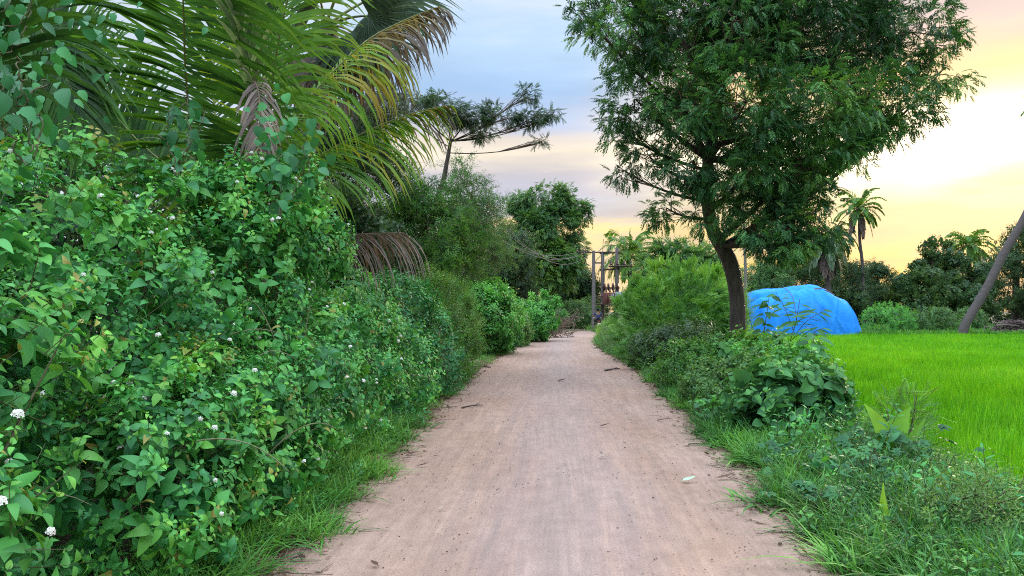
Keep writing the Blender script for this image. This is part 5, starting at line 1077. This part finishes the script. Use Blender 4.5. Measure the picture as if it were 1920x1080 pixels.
# wood pile at the right edge
def woodpile():
    r = np.random.default_rng(12); c = gp(1905, 45.2); g = G()
    for i in range(260):
        x = r.normal() * 1.0; h = 1.0 * math.exp(-(x / 1.35) ** 2); z = r.uniform(0.0, max(h, 0.08)); yaw = r.normal() * 0.5
        L = r.uniform(0.6, 1.5); d = np.array([math.cos(yaw), math.sin(yaw), r.normal() * 0.16 - 0.18 * np.sign(x) * min(1, abs(x))]) * L
        a = c + np.array([x, r.uniform(-0.9, 0.7) * (1.1 - z), z]) - d / 2; a[2] = max(a[2], 0.02)
        g.tube(bez(a, a + d / 2 + r.normal(size=3) * 0.06, a + d, 5), np.linspace(0.034, 0.018, 5) * r.uniform(0.5, 1.3), 5, tint=r.uniform(0, 1))
    o = g.build('brushwood_heap', [leafmat('cut_wood', [(0.05, 0.035, 0.032), (0.12, 0.085, 0.075), (0.23, 0.17, 0.15)], 0, 0.9, 0.2)], origin=c); tag(o, 'heap of cut brown sticks at the right edge of the paddy', 'woodpile', kind='stuff')
woodpile()

for k, (px, Y, w, top, lab) in enumerate(((1660, 66, 70, 560, 'dark bush under the trees right of the tall slim palm'), (1765, 64, 80, 565, 'dark bush under the broad-leaved tree'), (1870, 63, 80, 560, 'dark bush behind the leaning palm trunk'), (1960, 62, 80, 560, 'dark bush behind the heap of sticks'), (1540, 64, 90, 555, 'dark bush closing the gap behind the tarpaulin'), (1440, 62, 70, 550, 'dark bush left of the tarpaulin, far behind'), (1330, 60, 110, 520, 'bushes far behind the feathery shrubs'))):
    b = gp(px, Y); R_ = w / FPX * Y; h = at(px, top, Y)[2]
    shrub('field_edge_bush', lab, b, [B(b[0] - R_ * .5, Y, h * .45, R_ * .6, 1.5, h * .55), B(b[0] + R_ * .5, Y + .3, h * .42, R_ * .6, 1.5, h * .52), B(b[0], Y, h * .5, R_ * .6, 1.5, h * .52)], FAR, 700, DM, 1.2, 0.5, seed=800 + k, tint=(0.0, 0.5), clump=40, group='dark bushes under the far trees', stems=5)

shrub('field_edge_bush', 'dark bush behind the transformer platform, filling the gap below it', gp(1150, 68), [B(gp(1150, 68)[0], 68, 1.1, 2.4, 1.4, 1.3), B(gp(1190, 69)[0], 69, 1.3, 2.2, 1.4, 1.4)], FAR, 900, DM, 1.1, 0.5, seed=850, tint=(0.1, 0.6), clump=40, group='dark bushes under the far trees', stems=5)
# ------------------------------------------------------------------ power poles, transformer, wires
def rot_z(a): return np.array([[math.cos(a), -math.sin(a), 0], [math.sin(a), math.cos(a), 0], [0, 0, 1.0]])
insul = roughmat('brown_porcelain', (0.05, 0.025, 0.02), (0.09, 0.045, 0.035), 12, rough=0.3)
red = roughmat('faded_red_paint', (0.14, 0.05, 0.042), (0.21, 0.085, 0.07), 7, rough=0.6)
grey = roughmat('grey_paint', (0.30, 0.33, 0.37), (0.46, 0.49, 0.54), 7, rough=0.5)
def insulator(g, p, h=0.28, r=0.06, mat=0, up=(0, 0, 1)):
    p = np.asarray(p, float); u = np.asarray(up, float)
    t = np.array([0, .12, .14, .3, .32, .5, .52, .7, .72, 1.0]); rr = np.array([.4, .4, 1, .9, .5, 1, .5, .9, .5, .3]) * r
    g.tube([p + u * h * q for q in t], rr, 8, mat=mat)
YT = 55.0
def pole(name, label, px, Y, top, r=0.13):
    b = gp(px, Y); z = at(px, top, Y)[2]; root = thing(name, label, 'power pole', b)
    g = G(); g.tube([b, b + [0, 0, z * .5], b + [0, 0, z]], [r * 1.15, r, r * 0.8], 8); part(g, 'post', [concrete], root); return root, b, z
p1, b1, z1 = pole('power_pole', 'slim concrete pole nearest the lane, left of the transformer', 1113, YT, 470, 0.14)
g = G(); g.box(b1 + [0, 0, z1 - .12], (2.6, .08, .09)); g.box(b1 + [0.25, 0, z1 - .9], (.7, .1, .1)); part(g, 'cross_arm', [steel], p1)
for dx in (-1.2, -0.6, 1.1):
    g = G(); insulator(g, b1 + [dx, 0, z1 - .08]); part(g, 'insulator', [insul], p1)
ts = thing('transformer_station', 'two concrete posts carrying a crossbeam and a red and grey transformer on a platform', 'transformer', gp(1142, YT + 1))
bA, bB = gp(1130, YT + 1.5), gp(1157, YT + .6)
zt = at(1130, 472, YT + 1)[2]; zB = at(1157, 465, YT + 1)[2]
for b, z in ((bA, zt), (bB, zB)):
    g = G(); g.tube([b, b + [0, 0, z / 2], b + [0, 0, z]], [.16, .15, .13], 8); part(g, 'post', [concrete], ts)
u = nrm(bB - bA); yaw = math.atan2(u[1], u[0]); Rz = rot_z(yaw); mid = (bA + bB) / 2; ln = np.linalg.norm(bB - bA)
def zz(py): return at(1142, py, YT + 1)[2]
for py, ext in ((474, .5), (505, .5), (540, .4), (559, .5)):
    g = G(); g.box(mid + [0, 0, zz(py)], (ln + ext, .12, .12), Rz); part(g, 'cross_beam', [steel], ts)
g = G(); g.tube([mid + [0, 0, zz(474)], mid + [.1, 0, zz(458)]], .035, 5); g.tube([bA + [0, 0, zt], bA + [.05, 0, zt + 1.0]], .02, 4); part(g, 'spike', [steel], ts)
g = G(); pc = mid + np.array([0.05, -0.45, zz(571)]); g.box(pc, (ln + 1.0, 1.3, .10), Rz); part(g, 'platform', [steel], ts)
g = G(); g.tube([gp(1113, YT, zz(559)), pc + [-ln * .55, 0, 0]], .05, 5); g.tube([bA + [0, 0, zz(556)], gp(1113, YT, zz(556))], .05, 5); part(g, 'brace', [steel], ts)
tc_ = pc + np.array([0.12, 0, .05])
tk = None
g = G(); g.box(tc_ + [-.25, 0, .42], (.75, .7, .84), Rz, bev=.04); tk = part(g, 'tank', [red], ts)
for k in range(5):
    gg = G(); gg.box(tc_ + [-.52 + .13 * k, -.41, .42], (.03, .14, .66)); o = gg.build('cooling_fin', [red if k < 3 else grey], tk, origin=np.array(ts.location))
g = G(); g.box(tc_ + [.48, -.05, .44], (.5, .6, .88), Rz, bev=.04); part(g, 'tank', [grey], ts)['label'] = 'grey tank'
for k in range(3):
    g = G(); insulator(g, tc_ + [-.5 + .28 * k, 0, .84], .45, .09); part(g, 'bushing', [insul], ts)
r6 = np.random.default_rng(6)
for k in range(4):
    g = G(); p = mid + u * (ln * (.1 + .3 * k - .5)) + [0, -.12, zz(543)]; insulator(g, p + [0, 0, -.1], .5, .09); g.box(p + [0, -.1, .2], (.12, .2, .5), Rz); part(g, 'fuse_switch', [insul], ts)
g = G(); sw = bB + [0.25, -.3, zz(500)]; g.box(sw, (1.9, .5, .1), Rz); part(g, 'switch_frame', [steel], ts)
for k in range(4):
    g = G(); insulator(g, sw + [-.75 + .5 * k, 0, .05], .42, .11); part(g, 'insulator', [insul], ts)
g = G()
for k in range(4):
    a = mid + u * (ln * (.15 + .25 * k - .5)) + [0, -.1, zz(505)]; b_ = tc_ + [-.5 + .28 * min(k, 2), 0, 1.25]; g.tube(bez(a, (a + b_) / 2 + [r6.uniform(-.4, .1), -.1, -.3], b_, 10), .012, 4)
part(g, 'jumper_cable', [steel], ts)
p2_, b2_, z2_ = pole('power_pole', 'weathered concrete pole half hidden in trees left of the lane', 866, 32, 372, 0.13)
g = G(); g.box(b2_ + [0, 0, z2_ - .15], (2.2, .09, .09)); part(g, 'cross_arm', [steel], p2_)
for k, dx in enumerate((-.9, -.3, .4, .95)):
    a = b2_ + [dx, 0, z2_ - .05]; b = b1 + [(-1.2, -1.2, -.6, -.6)[k], 0, z1 - (.08, .3, .1, .45)[k]]
    t = np.linspace(0, 1, 40)[:, None]; P = a + (b - a) * t; P[:, 2] -= (1.1 + .12 * k) * 4 * t[:, 0] * (1 - t[:, 0])
    g = G(); g.tube(P, .0135, 4); o = g.build('overhead_wire', [concrete], origin=a)
    tag(o, ('topmost sagging wire from the half hidden pole to the poles by the lane', 'second wire from the top of the sagging bundle', 'third sagging wire, just above the lowest one', 'lowest sagging wire in the bundle across the round-topped tree')[k], 'wire', 'overhead wires')

# ------------------------------------------------------------------ rider on a motorbike, seen from behind
YR = 53.0; rx = (1121 - CX) / FPX * YR
mb = thing('motorbike', 'small dark motorbike going away round the lane bend', 'motorbike', (rx, YR, 0.012))
rub = roughmat('rubber', (0.015, 0.015, 0.016), (0.03, 0.03, 0.03), 30); blk = roughmat('black_paint', (0.018, 0.018, 0.022), (0.03, 0.03, 0.036), 10, rough=0.35)
chrome = roughmat('dull_chrome', (0.4, 0.4, 0.4), (0.5, 0.5, 0.5), 10, rough=0.3, metal=0.9); tail = roughmat('tail_lens', (0.35, 0.02, 0.015), (0.45, 0.03, 0.02), 10, rough=0.2); plate = roughmat('pale_plate', (0.62, 0.60, 0.50), (0.72, 0.70, 0.6), 8)
O = np.array([rx, YR, 0.012])
def wheel(y):
    g = G(); a = np.linspace(0, 2 * PI, 25); g.tube(O + np.stack([0 * a, y + .25 * np.cos(a), .30 + .25 * np.sin(a)], -1), .05, 8, cap=False); w = part(g, 'wheel', [rub], mb)
    g = G(); g.tube(O + np.stack([0 * a, y + .19 * np.cos(a), .30 + .19 * np.sin(a)], -1), .018, 6, cap=False); g.tube([O + [-.06, y, .3], O + [.06, y, .3]], .04, 8)
    for k in range(6): g.tube([O + [0, y, .3], O + [0, y + .19 * math.cos(k * 1.047), .3 + .19 * math.sin(k * 1.047)]], .007, 4)
    g.build('rim', [chrome], w, origin=np.array(mb.location))
wheel(-.62); wheel(.62)
g = G(); g.tube(O + np.array([[0, -.62, .3], [0, -.2, .42], [0, .2, .45], [0, .5, .85]]), .035, 6); g.box(O + [0, .02, .42], (.22, .34, .3), bev=.03); g.tube(O + np.array([[-.07, .62, .3], [-.07, .45, .9]]), .022, 6); g.tube(O + np.array([[.07, .62, .3], [.07, .45, .9]]), .022, 6); part(g, 'frame', [blk], mb)
g = G(); g.ball(O + [0, .22, .80], (.14, .26, .12)); part(g, 'fuel_tank', [blk], mb)
g = G(); g.box(O + [0, -.3, .78], (.24, .66, .09), bev=.03); part(g, 'seat', [rub], mb)
g = G(); g.tube(O + np.array([[-.36, .32, 1.02], [-.2, .42, 1.0], [0, .45, .96], [.2, .42, 1.0], [.36, .32, 1.02]]), .016, 6); part(g, 'handlebar', [chrome], mb)
for s in (-1, 1):
    g = G(); g.tube([O + [s * .25, .42, 1.0], O + [s * .36, .40, 1.16]], .008, 4); g.ball(O + [s * .38, .40, 1.2], (.06, .015, .045)); part(g, 'mirror', [blk], mb)
g = G(); a = np.linspace(2.0, 3.6, 8); P = O + np.stack([0 * a, -.62 + .33 * np.cos(a), .32 + .33 * np.sin(a)], -1); g.tube(P, .07, 6); part(g, 'mudguard', [blk], mb)
g = G(); g.box(O + [0, -.78, .74], (.16, .06, .09), bev=.015); part(g, 'tail_light', [tail], mb)
g = G(); g.box(O + [0, -.93, .52], (.24, .012, .20)); part(g, 'number_plate', [plate], mb)
g = G(); g.tube(O + np.array([[.15, .1, .3], [.16, -.4, .33], [.16, -.8, .38]]), [.025, .04, .045], 8); part(g, 'exhaust', [chrome], mb)
per = thing('person', 'person in a dark blue shirt riding away, dark hair, seen from behind', 'person', (rx, YR - .15, .80))
def skinned(name, nodes, edges, mats, parent, sub=2):
    bm = bmesh.new(); sk = bm.verts.layers.skin.verify(); vs = []
    for k, (p, r) in enumerate(nodes):
        v = bm.verts.new(Vector(p)); v[sk].radius = (r, r) if not isinstance(r, tuple) else r; v[sk].use_root = (k == 0); vs.append(v)
    for a, b in edges: bm.edges.new((vs[a], vs[b]))
    me = bpy.data.meshes.new(name); bm.to_mesh(me); bm.free(); [me.materials.append(m) for m in mats]
    o = bpy.data.objects.new(name, me); COL.objects.link(o); o.parent = parent
    o.modifiers.new('skin', 'SKIN'); s = o.modifiers.new('smooth', 'SUBSURF'); s.levels = sub; s.render_levels = sub
    o.modifiers['skin'].use_smooth_shade = True
    return o
skin = roughmat('brown_skin', (0.17, 0.085, 0.055), (0.22, 0.115, 0.075), 20, rough=0.6, bump=0.05); shirt = roughmat('dark_blue_cloth', (0.02, 0.035, 0.10), (0.04, 0.06, 0.16), 30); trous = roughmat('dark_cloth', (0.016, 0.015, 0.02), (0.03, 0.03, 0.036), 30); hairm = roughmat('black_hair', (0.008, 0.007, 0.007), (0.018, 0.016, 0.015), 60)
# pelvis, waist, chest, neck, head; arms to the grips; legs to the pegs
nodes = [((0, 0, .10), .13), ((0, .03, .28), .12), ((0, .05, .46), (.16, .11)), ((0, .07, .60), .06), ((0, .10, .68), .075), ((0, .10, .80), .085),
         ((-.19, .06, .52), .055), ((-.33, .16, .34), .042), ((-.37, .40, .25), .030), ((-.36, .47, .23), .035), ((.19, .06, .52), .055), ((.33, .16, .34), .042), ((.37, .40, .25), .030), ((.36, .47, .23), .035),
         ((-.13, .08, .08), .085), ((-.20, .42, .04), .06), ((-.19, .30, -.36), .042), ((-.19, .42, -.42), .035), ((.13, .08, .08), .085), ((.20, .42, .04), .06), ((.19, .30, -.36), .042), ((.19, .42, -.42), .035)]
edges = [(0, 1), (1, 2), (2, 3), (3, 4), (4, 5), (2, 6), (6, 7), (7, 8), (8, 9), (2, 10), (10, 11), (11, 12), (12, 13), (0, 14), (14, 15), (15, 16), (16, 17), (0, 18), (18, 19), (19, 20), (20, 21)]
skinned('body', nodes, edges, [skin], per)
sn = [((0, .0, .12), .145), ((0, .03, .28), .138), ((0, .05, .46), (.178, .127)), ((-.19, .06, .52), .068), ((-.28, .12, .41), .058), ((.19, .06, .52), .068), ((.28, .12, .41), .058)]
skinned('shirt', sn, [(0, 1), (1, 2), (2, 3), (3, 4), (2, 5), (5, 6)], [shirt], per)
tn = [((0, 0, .08), .145), ((-.13, .08, .08), .1), ((-.20, .42, .04), .073), ((-.19, .31, -.33), .055), ((.13, .08, .08), .1), ((.20, .42, .04), .073), ((.19, .31, -.33), .055)]
skinned('trousers', tn, [(0, 1), (1, 2), (2, 3), (0, 4), (4, 5), (5, 6)], [trous], per)
gh = G(); gh.ball((0, .085, .80), (.105, .118, .125), sub=3); V = gh.V[0]; V[:, 2] -= 0.05 * (V[:, 1] > .15) * (V[:, 2] < .78); o = gh.build('hair', [hairm], per)
gh = G()
for s in (-1, 1): gh.ball((s * .095, .11, .76), (.018, .03, .04))
gh.ball((0, .205, .755), (.016, .03, .03)); [gh.ball((s * .034, .186, .785), (.014, .01, .009)) for s in (-1, 1)]; gh.ball((0, .19, .715), (.028, .01, .009)); gh.build('face', [skin], per)

# ------------------------------------------------------------------ things lying on the lane
def fallen(label, px, py, L, w, ang, ti, kind='ovate', curl=-0.5, fold=0.35, mats=None, seg=6):
    Y = FPX * EYE / (py - HY); p = at(px, py, Y); p[2] = 0.03
    V, F = leaf_shape(w, seg, fold, curl, kind); Rm = frames(np.array([[math.cos(ang), math.sin(ang), 0.05]]), np.array([0.1, -0.2, 1.0]))[0]
    g = G(); g.add((V * L) @ Rm.T, F, 0, ti); g.tube([np.zeros(3), -Rm[:, 1] * L * 0.2], [.0022, .0015], 4, tint=ti)
    o = g.build('fallen_leaf', [mats or M_['litter']]); o.location = tuple(p); tag(o, label, 'leaf', 'leaves fallen on the lane')
fallen('pale green fresh leaf lying on the right half of the lane', 1280, 907, .115, .42, .15, .9, mats=leafmat('pale_leaf_underside', [(0.35, 0.52, 0.33), (0.42, 0.60, 0.38)], .1, .6))
fallen('whitish dry leaf curled in the middle of the lane', 1122, 862, .085, .4, .2, .95)
fallen('dark curled leaf in the middle of the lane, beyond the whitish one', 1125, 803, .12, .3, .1, .1)
fallen('dark dead leaf on the left part of the lane', 783, 879, .105, .22, .2, .05)
fallen('small white curled leaf on the lane, left of centre near the camera', 823, 962, .06, .3, 1.1, .95)
fallen('tan dry leaf at the right lane edge near the camera', 1416, 985, .11, .38, -.7, .8)
fallen('narrow pale leaf at the right lane edge, nearest the camera', 1436, 1003, .07, .3, -.6, .9)
fallen('grey-brown curled dead leaf by the right verge grass', 1345, 902, .16, .25, .1, .35)
fallen('dry husk leaf among twigs at the left lane edge', 806, 805, .22, .25, .5, .7)
fallen('brown leaf flat on the lane close to the bottom of the view', 708, 1069, .055, .6, 2.5, .2)
fallen('dark leaf in the lane centre far ahead', 1046, 717, .17, .4, .2, .05)
fallen('pale folded leaf at the left lane edge near the camera', 610, 997, .075, .35, 1.0, .85)
def twig_on(label, px, py, px2, py2, r):
    Y = FPX * EYE / (py - HY); a = at(px, py, Y); Y2 = FPX * EYE / (py2 - HY); b = at(px2, py2, Y2); a[2] = b[2] = .03
    m = (a + b) / 2 + np.array([.02, .05, .02]); g = G(); C_ = bez(a, m, b, 10); g.tube(C_, np.linspace(r, r * .5, 10), 6); s0 = C_[5]; g.tube([s0, s0 + (b - a) * .25 + [0, .08, .02]], [r * .5, r * .3], 5)
    o = g.build('fallen_twig', [bark if 'dark' in label else twig], origin=a); tag(o, label, 'twig', 'twigs fallen on the lane')
twig_on('dark forked twig at the right lane edge opposite the yellowish shrub', 1134, 697, 1162, 693, .022)
twig_on('straight pale twig at the right lane edge', 1233, 792, 1262, 790, .009)
twig_on('thin dark twig curving at the left lane edge near the camera', 545, 1058, 566, 1060, .006)
twig_on('long dark twig lying at the left lane edge by the small grass patch', 866, 768, 905, 763, .013)
twig_on('dark twig jutting from the left verge grass', 888, 689, 920, 691, .016)
twig_on('bent thin dark twig at the right lane edge near the camera', 1290, 838, 1340, 842, .008)
